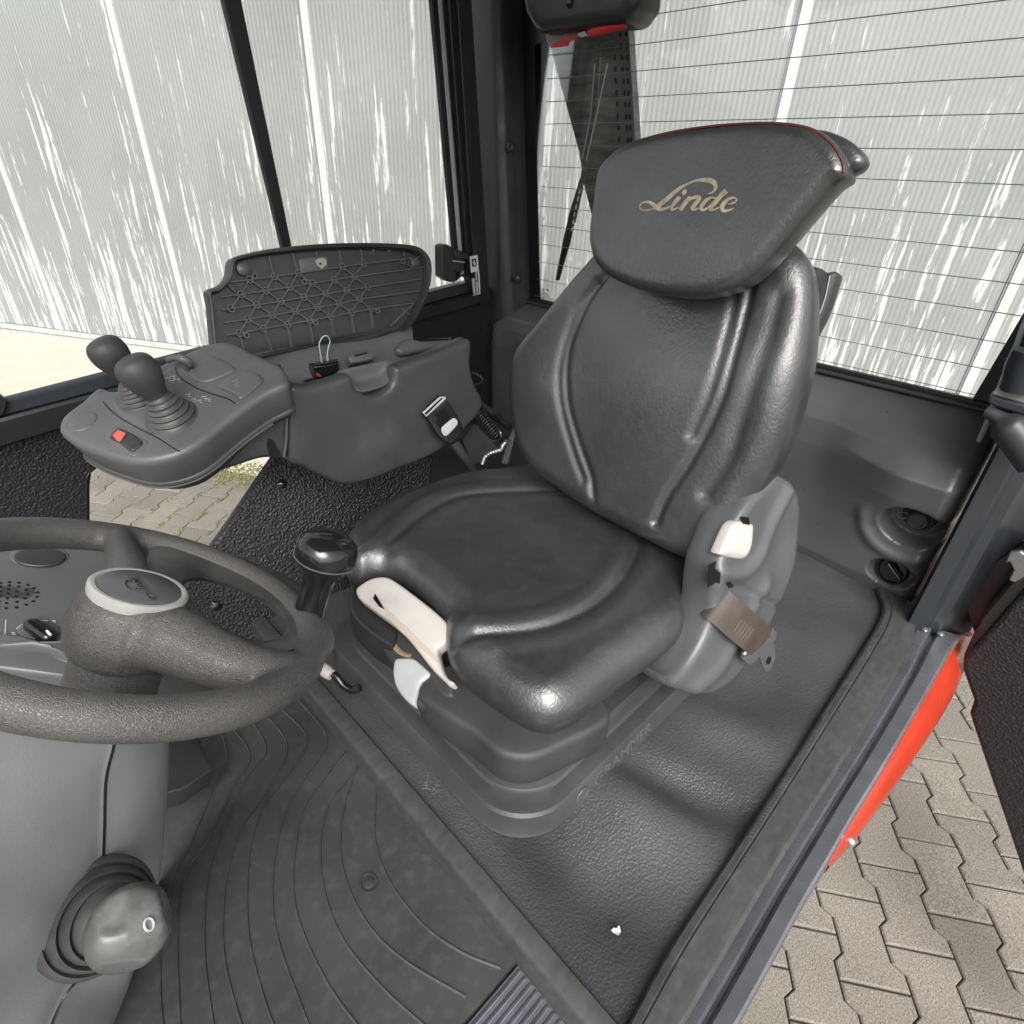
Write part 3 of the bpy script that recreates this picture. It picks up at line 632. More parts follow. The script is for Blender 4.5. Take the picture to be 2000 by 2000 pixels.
# warning sticker with its small pictogram
stk = [(886, 484), (901, 481), (903, 505), (905, 522), (906.5, 554), (892, 558)]
q = lambda x, y: oy(x, y, SY+.046)
st = mk('warning_sticker', [q(*p) for p in stk], [list(range(6))], M['white_paint'], None, smooth=False, org=q(895, 520)); tag(st, 'narrow white sticker with black pictograms on the frame beside the corner pillar', 'sticker')
def skn(x, y): return on(x, y, q(895, 520)+A(0, .0008, 0), (0, 1, 0))
def zs3(a, b): return ((880+a/16.1)/K, (480+b/16.1)/K)
mk('pictogram', [skn(*zs3(*p)) for p in ((665, 420), (805, 400), (825, 640), (685, 670))], [(0, 1, 2, 3)], M['frit'], st, smooth=False)
V = []; Fc = []
for pl in (((720, 450), (755, 450), (765, 520), (800, 600), (785, 610), (740, 640), (725, 560)), ((690, 500), (710, 495), (760, 590), (745, 640))):
    o_ = len(V); V += [skn(*zs3(*p))+A(0, .0006, 0) for p in pl]; Fc.append(list(range(o_, o_+len(pl))))
mk('pictogram_figure', V, Fc, M['white_paint'], st, smooth=False)
mk('print_block', [skn(*zs3(*p)) for p in ((640, 850), (845, 795), (900, 1480), (690, 1560))], [(0, 1, 2, 3)], M['frit'], st, smooth=False)
V = []; Fc = []
for pl in (((665, 1030), (745, 1010), (785, 1500), (710, 1525)), ((765, 820), (815, 805), (830, 1090), (790, 1100)), ((780, 1130), (845, 1120), (870, 1470), (810, 1490))):
    o_ = len(V); V += [skn(*zs3(*p))+A(0, .0006, 0) for p in pl]; Fc.append(list(range(o_, o_+4)))
mk('print_bar', V, Fc, M['lightgrey'], st, smooth=False)
# black textured lower door lining with the low glazed opening
def tp(x, y): return oy(x, y, SY+.004)
ln = [(-300, 900), (10, 815), (450, 685), (890, 555), (940, 540), (960, 850), (860, 1000), (700, 1000), (560, 856), (522, 856), (300, 880), (232, 868), (190, 880), (172, 895), (168, 915), (168, 1300), (-300, 1300)]
lp_ = [tp(*p) for p in ln]
prism('door_lining', lp_, A(0, -.03, 0), M['vinyl_dark'], sg, bev=.006)
prism('opening_trim', [tp(*p)+A(0, .003, 0) for p in ((160, 905), (166, 890), (172, 893), (169, 915), (169, 1290), (160, 1290))], A(0, -.02, 0), M['gloss'], sg, bev=.002)
# side of the hood: textured vertical/leaning panel left of the seat base
HP = lambda x, y: on(x, y, (0, -.93, 0), (.12, 1, .35))
hb = [(519, 858), (430, 988), (345, 1108), (250, 1240), (330, 1420), (560, 1420), (700, 1300), (800, 1000), (820, 860), (700, 850)]
prism('hood_side_panel', [HP(*p) for p in hb], unit(A(-.12, -1, -.35))*.03, M['vinyl_dark'], cab, bev=.006)
for p in ((532, 913), (407, 1143)):
    lathe('panel_stud', [(0, 0), (.009, 0), (.009, .003), (.004, .006), (0, .0065)], HP(*p), (.12, 1, .35), M['gloss'], cab, seg=16)
#PART3
# ================================================================== DRIVER SEAT
seat = thing('driver_seat', 'black leather driver seat with headrest, hip bolster and stepped suspension base', 'seat', (-.55, -.52, 0))
# stepped bellows base
def rrect(x0, x1, y0, y1, r, z, n=10):
    P = []
    for cx, cy, a0 in ((x1-r, y1-r, 0), (x0+r, y1-r, 90), (x0+r, y0+r, 180), (x1-r, y0+r, 270)):
        for i in range(n+1):
            a = math.radians(a0+90*i/n); P.append((cx+r*math.cos(a), cy+r*math.sin(a), z))
    return P
BX0, BX1, BY0, BY1 = -.80, -.295, -.765, -.250
def bl(prof, name, m, **k):
    rows = []
    for off, z in prof: rows.append(rrect(BX0+off, BX1-off, BY0+off, BY1-off, max(.085-off*.3, .02), z))
    return loft(name, rows, m, seat, closed=True, cap=True, ang=32, **k)
bl([(0, .0), (-.002, .004), (0, .008), (.003, .036), (.006, .040), (.012, .041), (.026, .041), (.030, .044), (.032, .052), (.034, .060), (.040, .064), (.060, .064), (.066, .068)], 'base_skirt', M['plastic'])
bl([(.060, .060), (.062, .088), (.066, .093), (.074, .095), (.082, .095), (.088, .10), (.09, .105)], 'base_step', M['plastic'])
bl([(.086, .090), (.088, .118), (.094, .124), (.102, .126), (.12, .126), (.13, .15), (.14, .17)], 'base_top', M['plastic'])
# drawer like block under the cushion, front side
pz = [oz(x, y, .13) for x, y in ((790, 1310), (900, 1395), (945, 1430), (1000, 1438), (1060, 1415), (1150, 1360), (1100, 1290), (880, 1250))]
inflate('base_block', pz, (0, 0, 1), M['rubber'], seat, r=.010, depth=.05, grid=.012, npts=80)

# cushion
zc = .170
def cz(pts, z): return [np.array([*oz(x, y, z)[:2], zc]) for x, y in pts]
cout = cz([(652, 1062), (643, 1022), (655, 988), (700, 950), (780, 912), (870, 885), (935, 878), (1010, 872)], .205)
cout += [A(-.80, -.60, zc), A(-.80, -.45, zc), A(-.80, -.34, zc)]
cout += cz([(1346, 1085), (1342, 1130), (1326, 1166), (1286, 1214), (1236, 1257), (1166, 1308), (1116, 1349), (1078, 1374), (1040, 1385), (1000, 1379), (955, 1356), (895, 1314), (853, 1275), (842, 1238), (840, 1200)], .158)
cout += cz([(838, 1172), (804, 1136), (768, 1106), (736, 1092), (705, 1088), (680, 1094), (662, 1086)], .172)
crL = [(700, 1062), (728, 1025), (765, 985), (815, 948), (870, 926), (960, 918), (1060, 920), (1130, 940)]
crR = [(835, 1192), (900, 1188), (990, 1178), (1060, 1160), (1120, 1130), (1165, 1090), (1195, 1045), (1212, 1000), (1225, 960)]
crL3 = spline(dd(crL, lambda a, b: oz(a, b, .222)), 60); crR3 = spline(dd(crR, lambda a, b: oz(a, b, .222)), 60)
def cush_h(UV, D, to2):
    w = sstep(D, .03, .11)
    L, R = to2(crL3), to2(crR3)
    dl = segdist(UV, L); dr = segdist(UV, R)
    ctr = to2(A(-.56, -.53, zc)[None])[0]
    h = -.012*w*np.exp(-(np.linalg.norm(UV-ctr, axis=1)/.17)**2)
    h += -.0060*np.exp(-(dl/.0075)**2)-.0070*np.exp(-(dr/.0080)**2)
    # soft bolster ridge outside of the creases
    h += .005*np.exp(-((dr-.026)/.016)**2)+.004*np.exp(-((dl-.024)/.014)**2)
    fr = to2(A(-.42, -.53, zc)[None])[0]; h += .001*np.exp(-(np.linalg.norm(UV-fr, axis=1)/.10)**2)
    return h
cushion = inflate('seat_cushion', cout, (0, 0, 1), M['leather'], seat, r=.046, depth=.045, hfun=cush_h, grid=.0048, npts=220, taper=.012, backr=.02, sub=1)
# torn seam on the front corner of the cushion
tp3 = [oz(x, y, .150)+A(.004, .004, 0) for x, y in ((1000, 1366), (1015, 1366), (1040, 1363), (1060, 1359), (1078, 1356))]

tube('torn_seam', spline([oz(x, y, .150)+A(.0015, .0015, 0) for x, y in ((999, 1366), (1015, 1367), (1036, 1367), (1060, 1362), (1083, 1354))], 20), .0010, M['lightgrey'], seat, seg=5)
# backrest
tb = math.radians(14); nb = A(math.cos(tb), 0, math.sin(tb)); pb = A(-.70, 0, .225)
def ob(off): return lambda a, b: on(a, b, pb+nb*off, nb)
bout = dd([(1012, 884), (990, 850), (978, 800), (973, 740), (974, 690), (990, 650), (1022, 610), (1062, 560), (1100, 515), (1150, 465), (1230, 430), (1330, 415), (1430, 425), (1490, 452), (1522, 485), (1535, 530), (1537, 600), (1531, 680), (1514, 755), (1493, 825), (1462, 892), (1425, 950), (1395, 1010), (1350, 1060), (1290, 1050), (1200, 1005), (1100, 950)], ob(-.03))
bl1 = spline(dd([(1147, 520), (1118, 560), (1096, 605), (1080, 650), (1075, 700), (1080, 770), (1098, 840), (1118, 900), (1122, 940)], ob(0)), 60)
bl2 = spline(dd([(1128, 535), (1098, 575), (1078, 620), (1066, 665), (1062, 710), (1068, 780), (1085, 850), (1104, 905)], ob(0)), 60)
br1 = spline(dd([(1412, 530), (1404, 590), (1392, 660), (1372, 740), (1340, 810), (1300, 880), (1262, 935), (1240, 985)], ob(0)), 60)
br2 = spline(dd([(1382, 545), (1378, 600), (1366, 670), (1345, 745), (1312, 820)], ob(0)), 50)
br3 = spline(dd([(1470, 560), (1455, 640), (1430, 720), (1405, 790), (1380, 860), (1335, 930)], ob(0)), 50)
def back_h(UV, D, to2):
    a, b, c, e, f = [segdist(UV, to2(q)) for q in (bl1, bl2, br1, br2, br3)]
    mid = to2(on(1220, 740, pb, nb)[None])[0]
    h = .014*np.exp(-((UV-mid)[:, 0]/.13)**2-((UV-mid)[:, 1]/.13)**2)
    h += -.0070*np.exp(-(a/.0072)**2)-.0050*np.exp(-(b/.0070)**2)
    h += -.0080*np.exp(-(c/.0072)**2)-.0055*np.exp(-(e/.0075)**2)-.006*np.exp(-(f/.012)**2)
    # side wings stand forward
    wingL = to2(on(1020, 740, pb, nb)[None])[0]; wingR = to2(on(1470, 700, pb, nb)[None])[0]
    h += .012*np.exp(-(np.linalg.norm(UV-wingL, axis=1)/.07)**2)+.012*np.exp(-(np.linalg.norm(UV-wingR, axis=1)/.08)**2)
    nk = to2(on(1400, 500, pb, nb)[None])[0]; h -= .018*np.exp(-(np.linalg.norm(UV-nk, axis=1)/.10)**2)
    return h
backrest = inflate('backrest', bout, nb, M['leather'], seat, r=.036, depth=.065, hfun=back_h, grid=.0048, npts=240, taper=.004, backr=.025, sub=1)
shell = inflate('backrest_shell', [p-nb*.05+(np.array(bout).mean(0)-p)*.06 for p in bout], nb, M['plastic'], seat, r=.008, depth=.03, grid=.02, npts=100)
# headrest
hout2 = [(1119, 470), (1117, 435), (1124, 380), (1131, 330), (1145, 303), (1185, 272), (1250, 250), (1330, 236), (1420, 229), (1490, 231), (1540, 243), (1578, 272), (1598, 308), (1597, 332), (1572, 350), (1535, 392), (1480, 458), (1432, 512), (1392, 542), (1345, 558), (1290, 562), (1220, 550), (1160, 527), (1130, 500)]
nh = unit(A(math.cos(math.radians(11)), -.04, math.sin(math.radians(11)))); ph = pb+nb*.045+A(0, 0, 0)
def oh(off): return lambda a, b: on(a, b, ph+nh*off, nh)
hout = dd(hout2, oh(0))
def head_h(UV, D, to2):
    c0 = to2(on(1340, 470, ph, nh)[None])[0]; c1 = to2(on(1330, 330, ph, nh)[None])[0]
    return -.006*np.exp(-(np.linalg.norm(UV-c1, axis=1)/.12)**2)+.005*np.exp(-(np.linalg.norm(UV-c0, axis=1)/.06)**2)
head = inflate('headrest', hout, nh, M['leather'], seat, r=.016, depth=.060, hfun=head_h, grid=.0055, npts=200, taper=.001, backr=.024, sub=1)
inflate('headrest_lip', dd([(1520, 250), (1552, 246), (1594, 260), (1624, 282), (1634, 302), (1626, 318), (1606, 328), (1588, 326), (1560, 300), (1520, 262)], oh(-.028)), nh, M['leather'], seat, r=.012, depth=.022, grid=.008, npts=90, backr=.008)
pip = spline(dd([(1141, 312), (1160, 292), (1195, 271), (1250, 254), (1330, 240), (1420, 233), (1488, 235), (1536, 247), (1572, 275), (1590, 308), (1591, 325)], oh(.0075)), 90)
tube('red_piping', pip, .0013, M['piping'], head, seg=8)
tube('headrest_seam', pip+(-nh*.016)+A(0, 0, .0022), .0011, M['leather'], head, seg=6)
# printed script lettering on the headrest: strokes traced as ribbons of changing width
def z1(x, y): return (1230+x/8.4)/K, (320+y/8.4)/K
def ribbon(pts, wid, n=40):
    P = spline(np.array(pts, float), n); w = np.interp(np.linspace(0, 1, n), np.linspace(0, 1, len(wid)), wid)
    t = np.gradient(P, axis=0); t /= np.linalg.norm(t, axis=1)[:, None]+1e-9; nn = np.stack([-t[:, 1], t[:, 0]], 1)
    return P+nn*w[:, None]/2, P-nn*w[:, None]/2
strokes = [
 ([(1255, 478), (1330, 465), (1385, 400), (1380, 320), (1310, 268), (1200, 250), (1060, 260), (930, 310), (800, 385), (680, 480), (560, 590), (440, 690)], (14, 40, 80, 90, 60, 34, 36, 55, 66, 72, 74, 70)),
 ([(390, 720), (300, 750), (200, 755), (150, 720), (160, 660), (220, 622), (300, 620), (370, 660), (430, 715), (500, 740), (580, 720), (640, 690)], (20, 24, 24, 22, 22, 26, 50, 66, 74, 60, 36, 26)),
 ([(800, 535), (740, 600), (680, 680), (665, 735), (720, 735), (790, 700)], (64, 66, 62, 50, 34, 20)),
 ([(905, 420), (870, 455), (838, 488)], (40, 92, 40)),
 ([(980, 535), (920, 600), (860, 680), (810, 755)], (76, 74, 70, 66)),
 ([(860, 690), (930, 600), (1020, 550), (1110, 535), (1120, 575), (1060, 650), (1010, 730), (1060, 745), (1130, 720)], (14, 26, 44, 58, 70, 72, 68, 36, 20)),
 ([(1400, 560), (1340, 545), (1260, 575), (1190, 650), (1160, 720), (1190, 755), (1260, 730), (1330, 660), (1400, 580)], (24, 36, 58, 66, 60, 44, 26, 22, 22)),
 ([(1570, 435), (1490, 510), (1410, 610), (1340, 700), (1320, 750), (1380, 750), (1470, 710)], (90, 84, 74, 70, 54, 36, 20)),
 ([(1600, 660), (1690, 640), (1750, 590), (1720, 555), (1640, 560), (1560, 620), (1510, 700), (1530, 765), (1610, 765), (1700, 730)], (14, 26, 30, 32, 50, 70, 76, 60, 40, 22)),
]
def ribmesh(strokes, f3, lift):
    V = []; Fc = []
    for i, (p, w) in enumerate(strokes):
        a, b = ribbon(p, w); o_ = len(V)
        for q, r in zip(a, b): V += [f3(*q)+lift*(1+.15*i), f3(*r)+lift*(1+.15*i)]
        Fc += [[o_+2*j, o_+2*j+1, o_+2*j+3, o_+2*j+2] for j in range(len(a)-1)]
    return V, Fc
V, Fc = ribmesh(strokes, lambda x, y: oh(.016*math.sin(1.36)+.0)(*z1(x, y)), nh*.0003)
V = np.array(V); cc = ph*0
# lay the print on the curved face: same height function as the face
hc = np.array(spline(np.array(hout), 200, True)).mean(0)
c0 = on(1340, 470, ph, nh); c1 = on(1330, 330, ph, nh)
for i in range(len(V)):
    v = V[i]; V[i] = v+nh*(-.006*math.exp(-(np.linalg.norm(v-nh*((v-c1)@nh)-c1)/.12)**2)+.005*math.exp(-(np.linalg.norm(v-nh*((v-c0)@nh)-c0)/.06)**2)+.0006)
mk('printed_lettering', V, Fc, M['logo'], head, smooth=False)
# document pouch hanging behind the backrest
pch = [on(x, y, pb-nb*.11, nb) for x, y in ((1440, 500), (1545, 505), (1560, 515), (1575, 512), (1582, 518), (1570, 560), (1555, 600), (1530, 650), (1520, 695), (1480, 700))]
inflate('document_pouch', pch, nb, M['rubber'], seat, r=.010, depth=.03, grid=.012, npts=90)
tube('pouch_stitching', spline([on(x, y, pb-nb*.0985, nb) for x, y in ((1566, 520), (1556, 565), (1538, 615), (1520, 670))], 30), .0007, M['lightgrey'], seat, seg=5)
# moulded maker's lettering on the base skirt
def text_mesh(name, s, size_, o, right, up, m, parent, ext=.0006, shear=0, align='LEFT'):
    cu = bpy.data.curves.new(name, 'FONT'); cu.body = s; cu.size = size_; cu.extrude = ext; cu.shear = shear; cu.align_x = align; cu.offset = size_*.012
    to = bpy.data.objects.new(name, cu); COL.objects.link(to); bpy.context.view_layer.update()
    me = bpy.data.meshes.new_from_object(to.evaluated_get(bpy.context.evaluated_depsgraph_get())); bpy.data.objects.remove(to)
    r = unit(right); u = unit(up-r*(up@r)); nn = np.cross(r, u); og = ORG[parent.name]
    me.transform(Matrix(((r[0], u[0], nn[0], o[0]-og[0]), (r[1], u[1], nn[1], o[1]-og[1]), (r[2], u[2], nn[2], o[2]-og[2]), (0, 0, 0, 1))))
    me.materials.clear(); me.materials.append(m); ob_ = bpy.data.objects.new(name, me); add(ob_, parent); ORG[ob_.name] = og; return ob_
gp = oy(1128, 1440, BY1-.001)
M['emboss'] = mat('embossed_plastic', (.10, .10, .102), .35)
text_mesh('moulded_lettering', 'GRAMMER', .030, (gp[0], BY1-.0008, .009), A(-1, 0, 0), A(0, -.1, 1), M['emboss'], seat, ext=.0012)
tube('moulded_emblem', [A(gp[0]+.026+.012*math.cos(t), BY1-.001, .019+.011*math.sin(t)) for t in np.linspace(-.4, 4.6, 24)], .0012, M['emboss'], seat, seg=6)
# hip side cover with belt anchor (grey)
HY = -.225
hipn = unit(A(.15, 1, .28)); hp0 = A(-.6, -.228, .15)
def hp(x, y, off=0): return on(x, y, hp0+hipn*off, hipn)
hipo = [hp(x, y) for x, y in ((1432, 905), (1447, 892), (1470, 900), (1490, 918), (1498, 950), (1497, 1000), (1490, 1060), (1468, 1120), (1448, 1165), (1415, 1225), (1378, 1275), (1340, 1303), (1300, 1306), (1262, 1296), (1241, 1284), (1240, 1272), (1262, 1268), (1288, 1240), (1312, 1200), (1330, 1150), (1336, 1100), (1342, 1062), (1352, 1035), (1372, 985), (1400, 940))]
def hip_h(UV, D, to2):
    r1 = segdist(UV, to2(spline([hp(x, y) for x, y in ((1470, 925), (1440, 985), (1420, 1040), (1390, 1075), (1345, 1085))], 40)))
    r2 = segdist(UV, to2(spline([hp(x, y) for x, y in ((1430, 1100), (1400, 1150), (1370, 1200), (1345, 1250), (1300, 1290))], 40)))
    cc_ = to2(hp(1460, 1030)[None])[0]
    st_ = segdist(UV, to2(spline([hp(x, y) for x, y in ((1338, 1085), (1375, 1100), (1420, 1125), (1455, 1140))], 30)))
    return .008*np.exp(-(r1/.012)**2)+.007*np.exp(-(r2/.014)**2)-.006*np.exp(-(np.linalg.norm(UV-cc_, axis=1)/.035)**2)-.006*np.exp(-(st_/.006)**2)
hip = inflate('side_cover', hipo, hipn, M['grey'], seat, r=.014, depth=.05, hfun=hip_h, grid=.005, npts=160)
# recline button
P = [hp(x, y, .012) for x, y in ((1383, 987), (1416, 988), (1418, 995), (1414, 1030), (1402, 1052), (1380, 1053), (1355, 1046), (1356, 1040))]
inflate('recline_button', P, hipn, M['white'], seat, r=.004, depth=.014, grid=.004, npts=60, hfun=lambda UV, D, t: .004*sstep(D, 0, .012))
prism('cover_gap', [hp(x, y, .0125) for x, y in ((1336, 1066), (1350, 1058), (1347, 1072), (1372, 1092), (1384, 1106), (1370, 1110), (1350, 1098), (1334, 1108))], hipn*.0015, M['frit'], seat, bev=.0003)
prism('button_slot', [hp(x, y, .0135) for x, y in ((1398, 974), (1410, 976), (1411, 990), (1398, 990))], hipn*.003, M['frit'], seat, bev=0)
# belt webbing over the cover, metal tongue
bA = [(1342, 1098), (1348, 1140-2), (1355, 1112)]
c0_ = [hp(*p, o_) for p, o_ in (((1352, 1090), -.02), ((1365, 1108), .006), ((1384, 1122), .018), ((1410, 1145), .027), ((1440, 1170), .032), ((1458, 1190), .026))]
c1_ = [hp(*p, o_) for p, o_ in (((1316, 1145), -.02), ((1328, 1164), .006), ((1348, 1180), .018), ((1374, 1203), .027), ((1400, 1224), .032), ((1420, 1238), .026))]
c0_, c1_ = spline(c0_, 24), spline(c1_, 24)
rows = []
for a, b in zip(c0_, c1_): rows.append([a, a+hipn*.0012, *[a*(1-u)+b*u+hipn*(.0012+.0015*math.sin(math.pi*u)) for u in (.05, .25, .5, .75, .95)], b+hipn*.0012, b])
loft('belt_webbing', rows, M['belt'], seat, closed=True, cap=True)
bel2 = [hp(*p, o_) for p, o_ in (((1352, 1090), -.02), ((1316, 1145), -.02))]
fr_ = [hp(x, y, .026) for x, y in ((1455, 1183), (1463, 1192), (1461, 1205), (1418, 1250), (1408, 1252), (1396, 1240), (1398, 1230), (1406, 1226), (1414, 1236), (1452, 1200))]
prism('belt_tongue', fr_, hipn*.003, M['grey'], seat, bev=.0008)
tg = [hp(x, y, .022) for x, y in ((1440, 1225), (1456, 1208), (1460, 1222), (1461, 1240), (1452, 1262), (1444, 1268), (1436, 1255), (1430, 1235))]
prism('tongue_blade', tg, hipn*.0025, M['grey'], seat, bev=.0008)
lathe('tongue_hole', [(0, 0), (.0065, 0), (.0065, .0008), (0, .0008)], hp(1450, 1246, .0246), hipn, M['frit'], seat, seg=20, sc2=(1, 1))
lathe('tongue_rivet', [(0, 0), (.005, 0), (.005, .004), (.003, .006), (0, .0065)], hp(1402, 1232, .029), hipn, M['steel'], seat, seg=16)
# small print on the webbing
V = []; Fc = []
for k_ in range(5):
    u = .42+k_*.07; i_ = 12+k_
    a, b = c0_[12]*(1-.0)+0, c1_[12]
    p0_ = c0_[11+k_]*.62+c1_[11+k_]*.38+hipn*.0030; p1_ = c0_[11+k_]*.2+c1_[11+k_]*.8+hipn*.0030; w_ = unit(c0_[12]-c0_[11])*.0007
    o_ = len(V); V += [p0_-w_, p0_+w_, p1_+w_, p1_-w_]; Fc.append([o_, o_+1, o_+2, o_+3])
M['faint'] = mat('faint_print', (.15, .125, .10), .5); mk('webbing_print', V, Fc, M['faint'], seat, smooth=False)
# white length adjusting lever set in the front left corner of the cushion
ln_ = unit(A(.45, .05, 1)); lp0 = oz(760, 1200, .158)
def lv(x, y, off=0): return on(x, y, lp0+ln_*off, ln_)
wl = [lv(x, y) for x, y in ((673, 1115), (680, 1107), (705, 1093), (735, 1092), (795, 1134), (840, 1172), (850, 1192), (842, 1215), (828, 1226), (832, 1250), (842, 1275), (858, 1290), (850, 1296), (838, 1285), (815, 1262), (760, 1195), (700, 1148), (678, 1130))]
wlever = inflate('adjuster_plate', wl, ln_, M['white'], seat, r=.006, depth=.02, grid=.006, npts=120)
prism('plate_slot', [lv(x, y, .0065) for x, y in ((708, 1120), (726, 1150), (716, 1145), (704, 1130))], ln_*.0008, M['frit'], wlever, bev=0)
prism('plate_groove', [lv(x, y, .006) for x, y in ((728, 1148), (768, 1185), (828, 1243), (827, 1252), (760, 1195), (728, 1162))], ln_*.001, mat('cream_inner_plastic', (.45, .40, .33), .5), wlever, bev=0)
for (dx, dy) in ((4, 12), (50, 60)):
    for seg_ in (((722, 1112), (732, 1110), (738, 1118), (730, 1122)), ((732, 1124), (731, 1132), (738, 1136))):
        tube('plate_pictogram', [lv(x+dx, y+dy, .0056) for x, y in seg_], .0005, mat('faint_relief', (.5, .47, .43), .5) if 'faint_relief' not in bpy.data.materials else bpy.data.materials['faint_relief'], wlever, seg=5)
# dark surround left of the plate
sr = [oz(x, y, .135) for x, y in ((668, 1112), (660, 1120), (660, 1150), (672, 1172), (700, 1198), (725, 1215), (742, 1222), (750, 1190), (700, 1140))]
inflate('lever_surround', sr, (0, 0, 1), M['plastic_smooth'], seat, r=.006, depth=.05, grid=.012, npts=70)
# weight adjuster handle: black body, pale grey push button
hn = unit(A(.5, -.1, 1)); h0 = oz(770, 1260, .125)
def hd(x, y, off=0): return on(x, y, h0+hn*off, hn)
hb_ = [hd(x, y) for x, y in ((716, 1183), (728, 1178), (745, 1183), (775, 1205), (800, 1232), (822, 1262), (848, 1285), (858, 1300), (856, 1318), (835, 1322), (828, 1335), (812, 1337), (800, 1338), (785, 1335), (778, 1300), (745, 1262), (722, 1225), (708, 1203))]
handle = inflate('adjuster_handle', hb_, hn, M['rubber'], seat, r=.007, depth=.03, grid=.007, npts=110)
inflate('push_button', [hd(x, y, .009) for x, y in ((745, 1252), (750, 1244), (775, 1243), (785, 1246), (811, 1270), (806, 1280), (795, 1290), (786, 1318), (782, 1332), (765, 1320), (748, 1295), (743, 1270))], hn, M['lightgrey'], handle, r=.004, depth=.014, grid=.006, npts=80)
tube('gauge_window', spline([hd(x, y, .0075) for x, y in ((740, 1206), (747, 1222), (760, 1233), (775, 1238))], 16), .0045, mat('amber_gauge', (.30, .22, .12), .2), handle, seg=8, flat=.4)
# curved black bar with white grip at the front foot of the base
bt = spline([oz(x, y, z_) for x, y, z_ in ((622, 1268, .06), (635, 1277, .055), (648, 1293, .045), (665, 1302, .04), (680, 1297, .045))], 20)
tube('slide_bar', bt, .006, M['gloss'], seat, seg=12)
gr = tube('slide_grip', [oz(606, 1258, .062), oz(615, 1266, .061), oz(626, 1274, .059)], [.0085, .0105, .0085], M['white'], seat, seg=12)
#PART4
# ================================================================== FOOTWELL
MZ = -.034
r3 = lambda x, y: (x/2, 966+y/2)
matp = [oz(*r3(*p), MZ) for p in ((1930, 1725), (1745, 1930), (1700, 1990))]
floor_ = mk('footwell_floor', [(-.32, -.98, MZ-.006), (-.32, .03, MZ-.006), (1.0, .03, MZ-.006), (1.0, -.98, MZ-.006)], [(0, 1, 2, 3)], M['blackmetal'], cab)
ey = oz(985, 1800, MZ)[1]
fm = thing('floor_mat', 'grey rubber floor mat with curved raised lines in the footwell', 'floor mat', (-.1, -.6, MZ))
xs = np.linspace(cmx+cw-.012, .75, 40); ys = np.linspace(-.99, ey, 60)
rows = [[(x, y, MZ+.0015*math.sin(x*9+y*5)) for y in ys]+[(x, ey+.001, MZ-.006)] for x in xs]
loft('mat_sheet', rows, M['mat'], fm)
lines = [
 [(560, 1200), (800, 810), (860, 930), (800, 1060), (720, 1250), (640, 1400), (610, 1600), (605, 1800), (620, 2000)],
 [(840, 770), (945, 920), (880, 1050), (790, 1230), (720, 1330), (682, 1450), (670, 1650), (682, 2000)],
 [(940, 770), (1005, 900), (930, 1020), (850, 1180), (800, 1320), (775, 1480), (775, 1700), (815, 2000)],
 [(1000, 760), (1085, 890), (1000, 1080), (915, 1200), (868, 1330), (845, 1480), (850, 1700), (930, 2000)],
 [(1060, 740), (1160, 860), (1090, 1000), (1000, 1120), (955, 1230), (935, 1380), (940, 1600), (995, 1830), (1060, 2000)],
 [(1110, 690), (1235, 860), (1150, 1020), (1080, 1140), (1040, 1290), (1030, 1480), (1060, 1650), (1190, 2000)],
 [(1180, 650), (1330, 850), (1260, 970), (1150, 1130), (1115, 1280), (1110, 1450), (1150, 1600), (1250, 1800), (1400, 2000)],
 [(1395, 880), (1330, 1000), (1240, 1120), (1210, 1280), (1230, 1450), (1300, 1620), (1450, 1800), (1640, 1970)],
 [(1390, 878), (1310, 1080), (1285, 1250), (1310, 1400), (1400, 1570), (1540, 1700), (1760, 1830)],
 [(1420, 1050), (1418, 1250), (1480, 1410), (1600, 1560), (1740, 1660), (1890, 1722)]]
for ln0 in lines:
    base = dd([r3(*p) for p in ln0], lambda a, b: oz(a, b, MZ))
    P = spline(base, 90)
    P = np.array([p for p in P if p[0] > cmx+cw-.002 and p[1] < ey-.002])
    tv = np.gradient(P, axis=0); tv /= np.linalg.norm(tv, axis=1)[:, None]; nv = np.stack([-tv[:, 1], tv[:, 0], 0*tv[:, 0]], 1)
    zz = np.array([MZ+.0015*math.sin(p[0]*9+p[1]*5) for p in P]); P[:, 2] = zz
    rows = [[p-n_*.0022+A(0, 0, -.001), p-n_*.0012+A(0, 0, .0016), p+n_*.0004+A(0, 0, .0020), p+n_*.0016+A(0, 0, -.001)] for p, n_ in zip(P, nv)]
    loft('raised_line', rows, M['mat'], fm, ang=60)
tube('mat_button', [oz(*r3(1392+32*math.cos(t), 1400+36*math.sin(t)), MZ+.0015) for t in np.linspace(0, 2*math.pi, 24)], .0012, M['mat'], fm, seg=6)
lathe('mat_button', [(0, 0), (.007, 0), (.007, .001), (.005, .0018), (0, .0018)], oz(*r3(1392, 1400), MZ+.0005), (0, 0, 1), M['mat'], fm, seg=16)
# ribbed aluminium step plate
spt = thing('step_plate', 'ribbed aluminium step plate beside the floor mat at the door', 'step plate', (0, -.12, MZ))
y0_, y1_ = ey+.004, oz(1035, 1890, MZ)[1]+.03
prism('plate_base', [(cmx+cw, y0_, MZ-.004), (.9, y0_, MZ-.004), (.9, .0, MZ-.004), (cmx+cw, .0, MZ-.004)], A(0, 0, .003), M['sill'], spt, bev=.001)
yy = y0_+.001; ribm = None
for i in range(9):
    o = box('plate_rib', ((cmx+cw+.9)/2, yy+.0045, MZ-.001), A((.9-cmx-cw)/2-.002, 0, 0), A(0, .0026, 0), A(0, 0, .0016), M['alu'], spt, bev=.0014); yy += .0088
